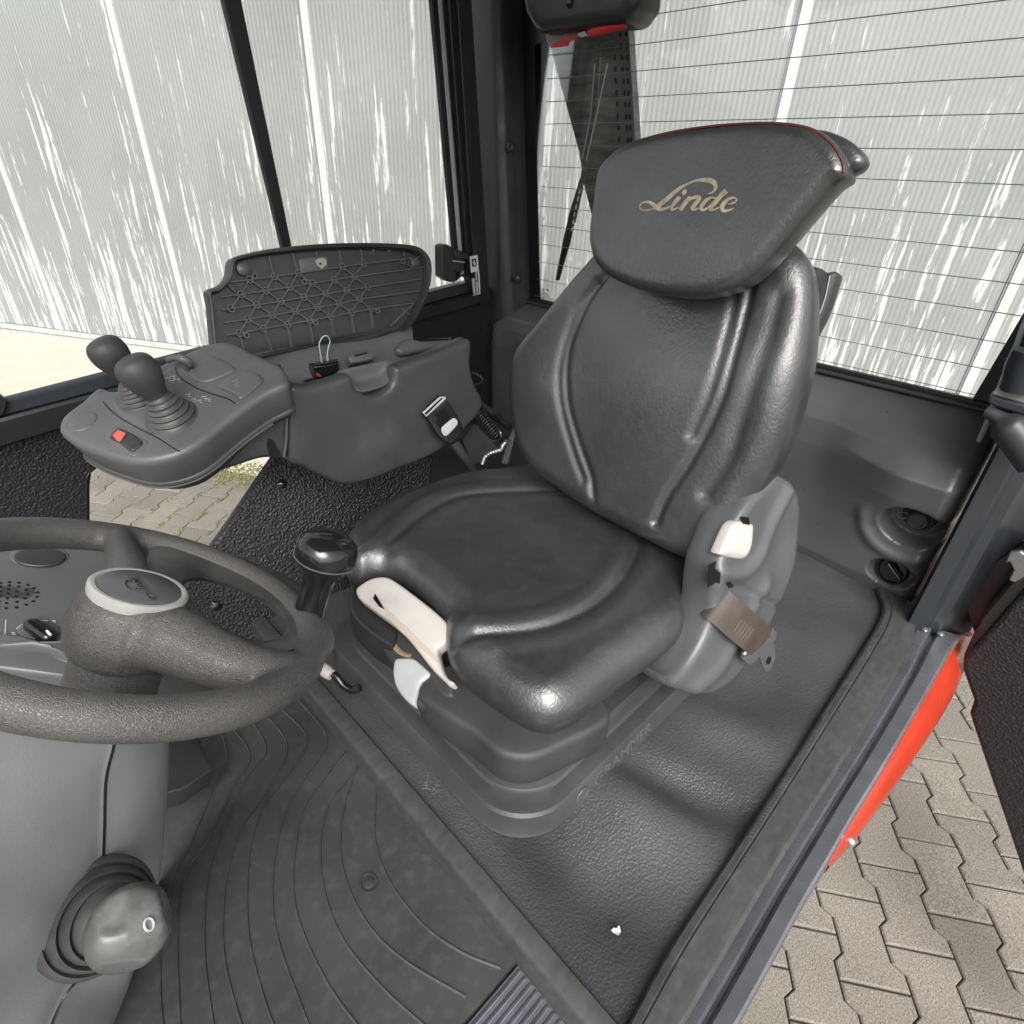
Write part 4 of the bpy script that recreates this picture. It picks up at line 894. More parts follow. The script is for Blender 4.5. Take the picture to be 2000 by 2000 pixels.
# inner sill wall facing the footwell
prism('sill_inner_wall', [(cmx, -.018, -.05), (1.2, -.018, -.05), (1.2, -.006, .006), (cmx, -.006, .006)], A(0, -.004, 0), M['blackmetal'], cab)
bar('sill_front', (.0, .019, 0), (1.2, .019, 0), 1, M['sill'], [(-.032, -.05), (-.032, .004), (-.026, .0055), (.028, .0055), (.032, -.05)])
# ================================================================== COLUMN AND DASH
dash = thing('steering_console', 'blue grey plastic steering column cover with round rubber boot and dash panel', 'steering column', (.1, -.45, MZ))
def colrow(y, xs_, ys_): return [oy(x, y, yv) for x, yv in zip(xs_, ys_)]
rws = []
for y, xs_, ys_ in (
    (1330, (-260, -100, 60, 160, 208, 214, 260, 300, 316, 318), (-.36, -.375, -.385, -.395, -.402, -.402, -.412, -.430, -.450, -.56)),
    (1392, (-260, -100, 60, 160, 214, 220, 262, 300, 317, 318), (-.36, -.375, -.385, -.395, -.402, -.402, -.412, -.430, -.450, -.56)),
    (1470, (-260, -100, 60, 160, 197, 203, 255, 298, 316, 317), (-.355, -.37, -.38, -.392, -.399, -.399, -.410, -.428, -.449, -.56)),
    (1560, (-260, -100, 60, 150, 194, 200, 250, 292, 310, 310), (-.345, -.36, -.372, -.386, -.396, -.396, -.407, -.425, -.446, -.56)),
    (1650, (-260, -100, 60, 150, 191, 196, 245, 285, 301, 302), (-.33, -.35, -.365, -.38, -.392, -.392, -.404, -.422, -.443, -.56)),
    (1740, (-260, -100, 60, 140, 186, 190, 235, 272, 286, 288), (-.32, -.34, -.355, -.372, -.388, -.388, -.400, -.418, -.440, -.56)),
    (1811, (-260, -100, 40, 130, 176, 180, 220, 246, 257, 262), (-.31, -.335, -.35, -.368, -.382, -.382, -.395, -.412, -.436, -.55)),
    (1880, (-260, -120, 0, 90, 118, 124, 180, 225, 238, 246), (-.30, -.325, -.345, -.36, -.37, -.37, -.40, -.44, -.47, -.55)),
    (1990, (-260, -140, -60, 30, 72, 78, 140, 192, 212, 222), (-.29, -.32, -.34, -.35, -.362, -.362, -.39, -.43, -.46, -.54))):
    rws.append(colrow(y, xs_, ys_))
cols = [spline([r[j] for r in rws], 60) for j in range(len(rws[0]))]
rows = [[cols[j][i] for j in range(len(cols))] for i in range(60)]
loft('column_cover', [[q for q in spline(r[:5], 24)]+[r[5]+A(.0, -.0, 0)] for r in [[c[i] for c in cols] for i in range(60)]], M['column'], dash)
loft('column_cover_half', [list(spline(r[5:], 24)) for r in rows], M['column'], dash)
tube('cover_seam', [cols[4][i]*.5+cols[5][i]*.5+A(0, 0, 0) for i in range(60)], .0011, M['frit'], dash, seg=6)
# rubber boot and the tilt knob
bc = oy(186, 1728, -.366); kc = oy(245, 1748, -.318); bax = unit(kc-bc)
s1 = size(bc, 1)
prof = [(0, -.01), (100*s1, -.01), (101*s1, .002), (97*s1, .008), (90*s1, .011), (86*s1, .008), (84*s1, .010), (82*s1, .017), (76*s1, .021), (71*s1, .017), (69*s1, .020), (67*s1, .026), (62*s1, .030), (58*s1, .026), (52*s1, .03), (40*s1, .04), (0, .05)]
lathe('rubber_boot', prof, bc-bax*.004, bax, M['strip'], dash, seg=56)
s2 = size(kc, 1); kr = 72*s2
kn = unit(A(.25, 1, .25))
M['knob'] = mat('worn_smoky_knob', (.085, .085, .083), .33, coat=.2, dust=(40, (.3, .3, .29), .5, .75, .5), rnoise=(25, .15, .42))
prof = [(0, -kr*.98), (kr*.5, -kr*.86), (kr*.80, -kr*.6), (kr*.96, -kr*.28), (kr*1.0, 0), (kr*.97, kr*.3), (kr*.88, kr*.52), (kr*.70, kr*.72), (kr*.4, kr*.84), (0, kr*.88)]
prof = [tuple(p) for p in spline(np.array(prof), 26)]; prof[0] = (0, prof[0][1]); prof[-1] = (0, prof[-1][1])
knob = lathe('tilt_knob', prof, kc, unit(A(.1, .8, .5)), M['knob'], dash, seg=40)
kl = kc-ORG[knob.name]
for v in knob.data.vertices:
    p = A(*v.co)-kl
    for fn, lim in ((unit(CAM-kc)+A(-.35, 0, 0), .80), (unit(A(-.1, .25, 1)), .80), (unit(A(.5, .9, -.1)), .86), (unit(A(-1, .2, .1)), .84)):
        fn = unit(fn); q = p@fn-lim*kr
        if q > 0: p = p-fn*q*.92
    v.co = Vector(p+kl)
def kp(x, y):                 # point on the knob's skin
    v = unit(ray(x, y)); oc = CAM-kc; b_ = oc@v; c_ = oc@oc-(kr*.89)**2; q = b_*b_-c_; return CAM+v*(-b_-math.sqrt(max(q, 0)))
tube('knob_ring', [kp(281+9*math.cos(t), 1744+12*math.sin(t)) for t in np.linspace(0, 2*math.pi, 24)], .0009, M['lightgrey'], knob, seg=6)
def ktri(cx, cy, s_, sh): return [(cx-12*s_, cy+5+sh), (cx+2*s_, cy-1+sh), (cx+1*s_, cy-6+sh), (cx+13*s_, cy+0+sh), (cx+3*s_, cy+8+sh), (cx+2*s_, cy+3+sh), (cx-12*s_, cy+9+sh)]
for cx, cy, s_ in ((283, 1672, 1), (258, 1683, -1)):
    tube('knob_arrow', [kp(x, y) for x, y in [(cx-9*s_*.7, cy+4), (cx+2*s_*.7, cy), (cx+1*s_*.7, cy-4), (cx+9*s_*.7, cy-1), (cx+3*s_*.7, cy+6), (cx+2*s_*.7, cy+4), (cx-8*s_*.7, cy+8), (cx-9*s_*.7, cy+4)]], .0006, M['lightgrey'], knob, seg=5)
# pedal behind the column
pdp = [oz(x, y, .03) for x, y in ((300, 1392), (345, 1382), (372, 1384), (402, 1442), (345, 1492), (300, 1510))]
pedal = thing('brake_pedal', 'dark rubber pedal beside the steering column cover', 'pedal', tuple(oz(350, 1440, MZ)))
inflate('pedal_pad', pdp, (-.3, .1, 1), M['plastic_smooth'], pedal, r=.004, depth=.03, grid=.012, npts=60, smooth_outline=False)
tube('pedal_arm', [pdp[5]+A(.02, 0, -.01), pdp[5]+A(.12, 0, .02), pdp[5]+A(.2, 0, .12)], .008, M['blackmetal'], pedal)
# dash panel
dn = unit(A(-.2, .28, 1)); dp0 = A(0, -.65, .27)
def dp(x, y, off=0): return on(x, y, dp0+dn*off, dn)
dsh = [dp(x, y) for x, y in ((-180, 1000), (40, 985), (200, 1010), (230, 1090), (200, 1300), (140, 1262), (0, 1228), (-180, 1210))]
inflate('dash_panel', dsh, dn, M['pod'], dash, r=.006, depth=.06, grid=.02, npts=60, smooth_outline=False)
z4 = lambda x, y: ((x/2.76)/K, (950+y/2.76)/K)
z5 = lambda x, y: ((x/6.438)/K, (1040+y/6.438)/K)
def ell(f, cx, cy, rx, ry, n=40, rot=0): return [f(cx+rx*math.cos(t)*math.cos(rot)-ry*math.sin(t)*math.sin(rot), cy+rx*math.cos(t)*math.sin(rot)+ry*math.sin(t)*math.cos(rot)) for t in np.linspace(0, 2*math.pi, n, endpoint=False)]
D5 = lambda x, y, off=0.: dp(*z5(x, y), off)
inflate('round_cover', ell(lambda x, y: D5(x, y, .001), 500, 335, 410, 165), dn, M['pod'], dash, r=.006, depth=.012, grid=.01, npts=70)
inflate('round_cover', ell(lambda x, y: D5(x, y, .008), 500, 315, 325, 120), dn, M['plastic_smooth'], dash, r=.002, depth=.004, grid=.01, npts=70)
sg_ = inflate('speaker_grille', ell(lambda x, y: D5(x, y, .001), 120, 800, 490, 205), dn, M['pod'], dash, r=.005, depth=.012, grid=.01, npts=70)
for (hx, hy) in ((115, 625), (115, 667), (105, 717), (95, 770), (90, 828), (80, 887), (75, 952), (235, 633), (232, 683), (205, 744), (200, 800), (212, 872), (208, 941), (350, 662), (320, 722), (345, 775), (312, 830), (328, 908), (425, 703), (470, 755), (463, 810), (415, 865), (5, 635), (3, 680), (0, 745), (-5, 795), (-15, 860), (-20, 930)):
    inflate('grille_hole', ell(lambda x, y: D5(x, y, .0061), hx, hy, 26, 15, 12), dn, M['frit'], sg_, r=.0004, depth=.001, grid=.01, npts=14)
# switch strip with the turn switch
stp = inflate('switch_strip', [D5(x, y, .003) for x, y in ((-200, 1080), (850, 1050), (920, 1390), (520, 1380), (300, 1310), (-200, 1290))], dn, M['pod'], dash, r=.002, depth=.01, grid=.02, npts=60, smooth_outline=False)
tube('strip_edge', [D5(75, 1100, .006), D5(62, 1290, .006)], .0006, M['lightgrey'], stp, seg=5)
inflate('switch_disc', ell(lambda x, y: D5(x, y, .005), 490, 1235, 275, 120), dn, M['pod'], stp, r=.002, depth=.004, grid=.01, npts=60)
tk = inflate('turn_switch', [D5(x, y, .012) for x, y in ((320, 1120), (400, 1095), (500, 1110), (690, 1270), (680, 1340), (600, 1370), (530, 1360), (290, 1180))], dn, M['gloss'], stp, r=.006, depth=.014, grid=.008, npts=60)
tube('switch_mark', [D5(x, y, .0195) for x, y in ((590, 1235), (640, 1290))], .0014, M['white_paint'], stp, seg=6)
for pl in (((210, 1210), (240, 1180), (300, 1150)), ((500, 1108), (560, 1106), (600, 1112)), ((655, 1110), (690, 1108), (700, 1130), (675, 1135)), ((150, 1260), (190, 1262), (195, 1285), (155, 1280))):
    tube('switch_scale', [D5(x, y, .0065) for x, y in pl], .0007, M['lightgrey'], stp, seg=5)
# curved lever shroud under the wheel
inflate('column_shroud', [dp(*z5(x, y), .01) for x, y in ((-300, 1320), (60, 1300), (300, 1320), (520, 1390), (900, 1400), (900, 1580), (650, 1500), (400, 1440), (0, 1470), (-300, 1500))], dn, M['pod'], dash, r=.006, depth=.05, grid=.02, npts=70, smooth_outline=False)
inflate('column_shroud', [dp(*z5(x, y), .0) for x, y in ((-300, 1510), (200, 1490), (600, 1510), (790, 1530), (900, 1580), (880, 1850), (400, 1800), (-300, 1700))], dn, M['pod'], dash, r=.006, depth=.05, grid=.02, npts=70, smooth_outline=False)
# ================================================================== STEERING WHEEL
wc_ = A(-.039, -.49, .414); wn_ = unit(A(-.58, 0, 1)); WR, Wr = .152, .0158
def wp(x, y, off=0): return on(x, y, wc_+wn_*off, wn_)
wheel = thing('steering_wheel', 'worn black steering wheel with grained rim and a glossy spinner knob', 'steering wheel', tuple(wc_))
a_ = unit(np.cross(wn_, [0, 1, 0])); b_ = np.cross(wn_, a_)
ring = [wc_+(a_*math.cos(t)+b_*math.sin(t))*WR for t in np.linspace(0, 2*math.pi, 97)]
parts = [tubeVF(ring, Wr, 20)]
def stroke(pts, r, off=0., flat=1.): parts.append(tubeVF(spline([wp(*p, off) for p in pts], 30), r if np.isscalar(r) else np.interp(np.linspace(0, 1, 30), np.linspace(0, 1, len(r)), r), 16, flat))
stroke([(262, 1170), (250, 1110), (236, 1060), (222, 1015)], [.024, .019, .016, .014], .002)
stroke([(250, 1190), (320, 1205), (400, 1240), (480, 1265), (560, 1262)], [.030, .027, .023, .020, .015], .0)
hole = [z4(*p) for p in ((985, 520), (1080, 505), (1200, 530), (1320, 570), (1430, 620), (1505, 680), (1545, 750), (1535, 800), (1480, 828), (1400, 832), (1310, 812), (1200, 762), (1110, 705), (1055, 650), (1010, 585))]
hc_ = np.mean(hole, axis=0); rimh = [hc_+(np.array(p)-hc_)*1.13 for p in hole]
stroke([(560, 1165), (590, 1190), (600, 1215), (575, 1240)], [.014, .016, .016, .014], .0)
V, Fc = join(parts)
def lv_(prof, o, ax, seg=40):
    a, b = frame(ax); V = []; Fc = []
    for r, h in prof:
        for t in np.linspace(0, 2*math.pi, seg, endpoint=False): V.append(A(*o)+ax*h+r*(a*math.cos(t)+b*math.sin(t)))
    for i in range(len(prof)-1):
        for j in range(seg):
            p = i*seg+j; q = i*seg+(j+1) % seg; Fc.append((p, q, q+seg, p+seg))
    Fc.append(list(range(seg))[::-1]); Fc.append([len(V)-seg+i for i in range(seg)]); return V, Fc
hub0 = on(262, 1118, wc_+wn_*.026, wn_)-wn_*.026; hub0 = hub0*.8+wc_*.2
V, Fc = join(parts+[lv_([(.034, -.035), (.040, -.030), (.044, -.012), (.043, .004), (.039, .018), (.034, .023), (.01, .024)], hub0, wn_)])
wb = mk('wheel_body', V, Fc, M['wheel'], wheel)
mm_ = wb.modifiers.new('remesh', 'REMESH'); mm_.mode = 'VOXEL'; mm_.voxel_size = .0028; mm_.use_smooth_shade = True
mm_ = wb.modifiers.new('smooth', 'SMOOTH'); mm_.factor = .6; mm_.iterations = 12
# worn smooth web lining the hand opening
web_o = [z4(*p) for p in ((780, 470), (775, 390), (820, 325), (900, 300), (1080, 318), (1300, 385), (1540, 480), (1680, 580), (1740, 700), (1720, 800), (1640, 870), (1500, 900), (1350, 880), (1200, 820), (1090, 760), (960, 660), (880, 580))]
def polar(px_, n=72):
    P = spline(np.array([[p[0], p[1], 0] for p in px_]), 400, True)[:, :2]-hc_; an = np.arctan2(P[:, 1], P[:, 0]); rr_ = np.linalg.norm(P, axis=1); o_ = np.argsort(an); an, rr_ = an[o_], rr_[o_]
    T = np.linspace(-math.pi, math.pi, n, endpoint=False); return [hc_+np.interp(t, np.r_[an-2*math.pi, an, an+2*math.pi], np.r_[rr_, rr_, rr_])*A(math.cos(t), math.sin(t)) for t in T]
po_, pi_ = polar(web_o), polar(hole); rows = []
for u, o_ in ((0, -.010), (0, .0045), (.12, .0075), (.45, .0055), (.8, .0065), (.93, .0065), (1.0, .002), (1.03, -.006), (.9, -.012), (0, -.012)):
    rows.append([wp(*(a*(1-u)+b*u), o_) for a, b in zip(po_, pi_)])
loft('hand_web', rows, M['wheel_smooth'], wheel, closed=True, ang=70)
hin = spline([wp(*(hc_+(np.array(p)-hc_)*1.05), .004) for p in hole], 60, True)
hub_t = hub0+wn_*.0
cap_c = hub0+wn_*.024
lathe('hub_ring', [(0, -.004), (.0355, -.004), (.0365, .0), (.0365, .0035), (.0345, .0055), (.0320, .0057), (.0305, .0045), (0, .0045)], cap_c, wn_, mat('cream_grey_ring', (.34, .335, .32), .35, dust=(30, (.22, .21, .19), .5, .75, .4)), wheel, seg=64)
hcap = lathe('hub_cap', [(0, .004), (.0300, .004), (.0300, .0055), (.0288, .0064), (0, .0064)], cap_c, wn_, M['pod'], wheel, seg=64)
def zc5(x, y): return on((160+x/8.782)/K, (1100+y/8.782)/K, cap_c+wn_*.0066, wn_)
for pl, r_ in (([(850, 325), (810, 300), (760, 315), (750, 360), (800, 420), (900, 465), (1000, 490), (1100, 520)], .0010),
               ([(1110, 520), (1150, 590), (1215, 635), (1245, 600), (1215, 560), (1160, 560), (1110, 470), (1040, 360), (905, 205)], .0010),
               ([(780, 255), (830, 265), (860, 260)], .0008), ([(870, 240), (900, 300), (960, 270)], .0009), ([(900, 330), (960, 300), (1000, 330)], .0009), ([(940, 375), (1010, 345), (1040, 365)], .0009), ([(980, 400), (1060, 385)], .0009), ([(910, 430), (960, 438)], .0010), ([(985, 440), (1070, 430)], .0008)):
    tube('raised_script', spline([zc5(*p) for p in pl], 24), r_, M['plastic_smooth'], hcap, seg=6, flat=.6)
# collar below the hub and the column inside the wheel
lathe('wheel_collar', [(0, -.16), (.038, -.16), (.036, -.08), (.034, -.034), (0, -.03)], hub0, unit(wn_+A(.05, 0, 0)), M['wheel'], wheel, seg=48)
# spinner knob
kb = wp(584, 1152, .010); ktop = on(598, 1040, kb+wn_*.04, unit(A(-.6, -.8, 0))); 
s3 = size(kb+wn_*.04, 1); kax = unit(unit(wn_)*.55+unit(on(602, 1040, kb, (.61, .6, .0))-kb)*.45)
prof = [(r*s3*.93, h*1.42) for r, h in ((0, -.010), (34, -.010), (31, .004), (30, .014), (33, .026), (42, .035), (54, .041), (59, .044), (60, .047), (59.5, .053), (55, .058), (42, .062), (20, .0638), (0, .064))]
kb2 = kb
kn_ = lathe('spinner_knob', prof, kb2, kax, M['gloss'], wheel, seg=64)
lathe('knob_rim_line', [(54*s3, .0630), (56.6*s3, .0636), (56.6*s3, .0644), (54*s3, .0650)], kb2, kax, M['pod'], kn_, seg=48)
#PART5
# ================================================================== ARMREST CONSOLE
con = thing('armrest_console', 'charcoal armrest console with two rubber joysticks and an open storage lid', 'armrest', (-.5, -.9, .28))
CY = -.83
cy_ = lambda x, y, o=0.: oy(x, y, CY+o)
z2 = lambda x, y: ((380+x/3.864)/K, (440+y/3.864)/K)
# near side wall of the storage body, rounded below
body = [cy_(x, y) for x, y in ((546, 726), (575, 727), (620, 716), (655, 707), (668, 732), (690, 744), (715, 740), (735, 722), (741, 693), (748, 690), (800, 670), (850, 650), (882, 641), (883, 690), (892, 725), (905, 750), (903, 772), (880, 800), (845, 835), (800, 862), (745, 884), (700, 902), (665, 911), (640, 911), (605, 898), (570, 880), (541, 866), (538, 800), (540, 750))]
inflate('body_wall', body, (0, 1, 0), M['plastic'], con, r=.010, depth=.022, grid=.012, npts=190, taper=0, hfun=lambda UV, D, t: .006*sstep(D, 0, .08))
prism('body_floor', [cy_(x, y, -.012) for x, y in ((546, 745), (700, 760), (880, 690), (903, 765), (880, 795), (845, 830), (745, 880), (700, 897), (640, 905), (570, 876), (541, 862))], A(0, -.14, 0), M['plastic'], con, bev=.012)
# recessed lower dark shield line
rcv = spline([cy_(x, y, .0075) for x, y in ((736, 888), (742, 868), (756, 848), (785, 828), (820, 812), (850, 798), (900, 772))], 40)
tube('body_crease', rcv, .0016, M['plastic_smooth'], con, seg=6)
for px, py, mt in ((611, 875, 'white_paint'), (633, 898, 'lightgrey')):
    lathe('wall_hole', [(0, 0), (.0035, 0), (.0035, .0008), (0, .001)], cy_(px, py, .0065), (0, 1, 0), M[mt], con, seg=14)
lathe('wall_hole', [(0, 0), (.0035, 0), (.0035, .0008), (0, .001)], cy_(558, 853, .0065), (0, 1, 0), M['frit'], con, seg=14)
# scoop in the upper edge
pn = unit(A(0, .75, .6)); pp0 = cy_(700, 712, -.014)
sco = [on(*z2(x, y), pp0, pn) for x, y in ((1080, 1105), (1250, 1060), (1452, 1022), (1492, 1042), (1486, 1120), (1462, 1190), (1400, 1228), (1265, 1262), (1205, 1240), (1150, 1180))]
inflate('finger_scoop', sco, pn, M['pod'], con, r=.003, depth=.008, grid=.008, npts=80, hfun=lambda UV, D, t: -.010*sstep(D, 0, .02))
# rim along the top edge of the near wall
tube('wall_rim', spline([cy_(x, y, -.004) for x, y in ((546, 727), (580, 730), (620, 718), (656, 707))], 20), .0022, M['pod'], con, seg=8)
tube('wall_rim', spline([cy_(x, y, -.004) for x, y in ((741, 693), (762, 686), (800, 671), (850, 651), (880, 641))], 20), .0022, M['pod'], con, seg=8)
# tray interior: sloping far wall, tray bottom, boss and cup
tn = unit(A(0, .8, .6)); t0 = A(-.5, -.94, .44)
TT = lambda x, y, o=0.: on(*z2(x, y), t0+tn*o, tn)
inflate('tray_wall', [TT(x, y) for x, y in ((340, 985), (900, 880), (1632, 745), (1648, 860), (1932, 850), (1932, 930), (1500, 1050), (1090, 1120), (730, 1240), (700, 1150), (650, 1060), (470, 1050))], tn, M['pod'], con, r=.003, depth=.012, grid=.015, npts=140, smooth_outline=False)
prism('tray_step', [TT(x, y, .004) for x, y in ((370, 1010), (900, 890), (1625, 748), (1634, 772), (900, 915), (385, 1036))], tn*.010, M['plastic'], con, bev=.003)
inflate('tray_boss', [TT(x, y, .022) for x, y in ((1165, 980), (1290, 945), (1335, 955), (1352, 1010), (1190, 1045), (1160, 1010))], tn, M['pod'], con, r=.004, depth=.02, grid=.01, npts=50)
prism('boss_slot', [TT(x, y, .0265) for x, y in ((1205, 980), (1300, 958), (1305, 968), (1210, 992))], tn*.0006, M['frit'], con, bev=0)
inflate('tray_cup', [TT(x, y, .012) for x, y in ((1515, 950), (1540, 895), (1610, 865), (1700, 880), (1800, 905), (1820, 930), (1700, 960), (1560, 985))], tn, M['pod'], con, r=.008, depth=.012, grid=.008, npts=60)
prism('tray_slot', [TT(x, y, .006) for x, y in ((820, 1172), (905, 1145), (1060, 1105), (1075, 1128), (840, 1185))], tn*.0006, M['frit'], con, bev=0)
prism('tray_well', [TT(x, y, .004) for x, y in ((1650, 862), (1900, 858), (1932, 866), (1650, 880))], tn*.003, M['frit'], con, bev=0)
# the open lid, inner side with moulded ribs
LN = unit(A(.05, .96, .22)); l0 = oy(600, 580, -.975)
LD = lambda x, y, o=0.: on(x, y, l0+LN*o, LN)
LZ = lambda x, y, o=0.: LD(*z2(x, y), o)
lid_o = [(405, 682), (396, 640), (391, 580), (386, 552), (393, 545), (408, 541), (424, 524), (428, 500), (432, 490), (445, 484), (500, 472), (600, 462), (700, 460), (770, 464), (792, 473), (806, 492), (808, 520), (800, 560), (786, 590), (772, 614), (700, 640), (600, 656), (500, 672)]
lid = inflate('storage_lid', [LD(*p) for p in lid_o], LN, M['plastic_smooth'], con, r=.004, depth=.014, grid=.02, npts=150)
lr = [(410, 690), (404, 640), (399, 585), (395, 558), (412, 552), (433, 530), (438, 502), (445, 494), (500, 483), (600, 473), (700, 471), (765, 475), (786, 484), (796, 500), (797, 522), (789, 558), (775, 588), (764, 606), (752, 622)]
L_o = spline([LD(*p) for p in lid_o[0:1]+lid_o[1:20]], 120); L_i = spline([LD(*p, .004) for p in lr], 120)
rows = []
for a, b in zip(L_o, L_i): rows.append([a, a+LN*.012, a*.75+b*.25+LN*.017, a*.35+b*.65+LN*.016, b+LN*.006, b-LN*.004])
loft('lid_rim', rows, M['plastic_smooth'], lid, ang=60)
nodes = {}
rowsN = [[(400, 415), (585, 390), (765, 365), (1097, 318), (1253, 295)], [(335, 525), (522, 497), (700, 470), (868, 443), (1035, 415), (1190, 392)],
         [(262, 630), (455, 603), (633, 577), (808, 547), (972, 522), (1130, 495), (1285, 470)], [(390, 710), (570, 680), (745, 652), (910, 622), (1072, 595), (1225, 563)],
         [(325, 815), (505, 780), (683, 752), (850, 720), (1010, 692), (1165, 662), (1312, 635)]]
segs = []
ext = [((225, 435), (1700, 242)), ((185, 545), (1715, 320)), ((195, 640), (1690, 410)), ((215, 735), (1665, 500)), ((225, 830), (1635, 590))]
for rI, rN in enumerate(rowsN):
    chain = [ext[rI][0]]+rN+[ext[rI][1]]; segs += list(zip(chain[:-1], chain[1:]))
    if rI < 4:
        for p in rN:
            for q in rowsN[rI+1]:
                if abs(q[0]-p[0]) < 125: segs.append((p, q))
for a, b in (((325, 815), (372, 985)), ((505, 780), (572, 945)), ((683, 752), (722, 920)), ((850, 720), (882, 880)), ((1010, 692), (1042, 840)), ((1165, 662), (1190, 815)), ((1312, 635), (1330, 775)),
             ((360, 270), (372, 340)), ((545, 240), (585, 390)), ((725, 215), (765, 365)), ((900, 200), (905, 235)), ((1070, 190), (1097, 318)), ((1235, 185), (1253, 295)), ((1330, 180), (1328, 225)), ((1450, 178), (1446, 232)), ((1565, 180), (1560, 235)), ((225, 440), (300, 510)), ((1255, 300), (1190, 392)), ((1540, 630), (1600, 675)), ((1640, 590), (1465, 760))): segs.append((a, b))
V = []; Fc = []
for a, b in segs:
    p, q = LZ(*a), LZ(*b); t = unit(q-p); w_ = np.cross(LN, t)*.0012; o_ = len(V)
    V += [p-w_*1.5, p+w_*1.5, q+w_*1.5, q-w_*1.5]+[x+LN*.0105 for x in (p-w_*.6, p+w_*.6, q+w_*.6, q-w_*.6)]
    Fc += [[o_+j for j in f_] for f_ in ((4, 5, 6, 7), (0, 1, 5, 4), (1, 2, 6, 5), (2, 3, 7, 6), (3, 0, 4, 7))]
mk('rib_lattice', V, Fc, M['pod'], lid, smooth=False)
def ringVF(c, ax, ro, ri, h, seg=18):
    a, b = frame(ax); V = []; Fc = []
    for r, z in ((ro, 0), (ro*.94, h), (ri, h), (ri, .001)):
        for j in range(seg): t = 2*math.pi*j/seg; V.append(c+ax*z+r*(a*math.cos(t)+b*math.sin(t)))
    for i in range(3):
        for j in range(seg): p = i*seg+j; q = i*seg+(j+1) % seg; Fc.append((p, q, q+seg, p+seg))
    Fc.append([3*seg+j for j in range(seg)]); return V, Fc
pr0 = None
for rN in rowsN:
    for p in rN:
        V, Fc = ringVF(LZ(*p), LN, .0062, .0043, .0118); mk('rib_socket', V, Fc, M['pod'], lid, smooth=False)
for p in ((437, 388), (810, 430), (893, 738), (376, 832), (1360, 650), (1550, 280)):
    V, Fc = ringVF(LZ(*p), LN, .0050, .0026, .0122); mk('screw_boss', V, Fc, M['pod'], lid, smooth=False)
for p, m_ in (((350, 335), 'pod'), ((1640, 285), 'plastic')):
    lathe('rubber_buffer', [(0, 0), (.0105, 0), (.0095, .012), (.006, .0145), (0, .015)], LZ(*p), LN, M[m_], lid, seg=24)
tube('boss_ring', [LZ(1640+28*math.cos(t), 285+28*math.sin(t), .016) for t in np.linspace(0, 2*math.pi, 20)], .0012, M['pod'], lid, seg=6)
lq_ = inflate('latch_recess', [LZ(x, y, .003) for x, y in ((785, 262), (800, 250), (985, 232), (1003, 250), (1010, 330), (990, 350), (815, 366), (795, 350))], LN, M['pod'], lid, r=.002, depth=.004, grid=.01, npts=60)
prism('latch_plate', [LZ(x, y, .006) for x, y in ((910, 262), (945, 244), (990, 252), (996, 300), (955, 334), (918, 300))], LN*.002, mat('dull_zinc', (.35, .33, .28), .4, metal=.6), lid, bev=.0005)
lathe('latch_hole', [(0, 0), (.0022, 0), (.0022, .0005), (0, .0005)], LZ(949, 289, .0083), LN, M['frit'], lid, seg=12)
# ---- control pod with joysticks
gn = unit(A(.30, .30, 1)); g0 = A(-.07, -.85, .405)
def gp_(x, y, o=0.): return on(x, y, g0+gn*o, gn)
pod_o = [(118, 822), (120, 800), (132, 786), (160, 765), (180, 746), (196, 738), (212, 744), (232, 742), (262, 722), (300, 700), (345, 678), (400, 656), (440, 652), (480, 672), (515, 688), (536, 700), (546, 722), (542, 735), (500, 756), (455, 786), (418, 815), (385, 842), (352, 862), (318, 874), (280, 880), (240, 877), (190, 862), (150, 845)]
pod = inflate('control_pod', [gp_(*p) for p in pod_o], gn, M['pod'], con, r=.010, depth=.048, grid=.010, npts=200, taper=.006, backr=.004)
cpm = np.mean([gp_(*p) for p in pod_o], axis=0)
low = [gp_(*p)-gn*.044 for p in pod_o]
inflate('pod_underside', [p*.975+(cpm-gn*.044)*.025+A(0, 0, 0) for p in low], gn, M['plastic'], con, r=.006, depth=.034, grid=.02, npts=160, taper=.012, backr=.018)
tube('pod_joint', spline([p-gn*.046+unit(A(*((gp_(*p_)-cpm)[:2]), 0))*-.0035 for p, p_ in ((gp_(*q_), q_) for q_ in pod_o[18:]+pod_o[:3])], 60), .0017, M['pod'], con, seg=6)
# neck that carries the pod
nk = [cy_(x, y, .002) for x, y in ((541, 728), (500, 756), (462, 784), (425, 815), (392, 842), (370, 870), (352, 890), (395, 892), (440, 878), (488, 863), (520, 862), (536, 864), (538, 800))]
inflate('pod_neck', nk, (0, 1, 0), M['plastic'], con, r=.012, depth=.13, grid=.02, npts=120)
tube('neck_joint', spline([cy_(x, y, .0125) for x, y in ((541, 740), (541, 790), (540, 830), (536, 862))], 20), .0022, M['pod'], con, seg=8)
prism('neck_notch', [cy_(x, y, .0145) for x, y in ((505, 827), (514, 829), (530, 856), (523, 862), (508, 857), (503, 842))], A(0, .0008, 0), M['frit'], con, bev=.0006)
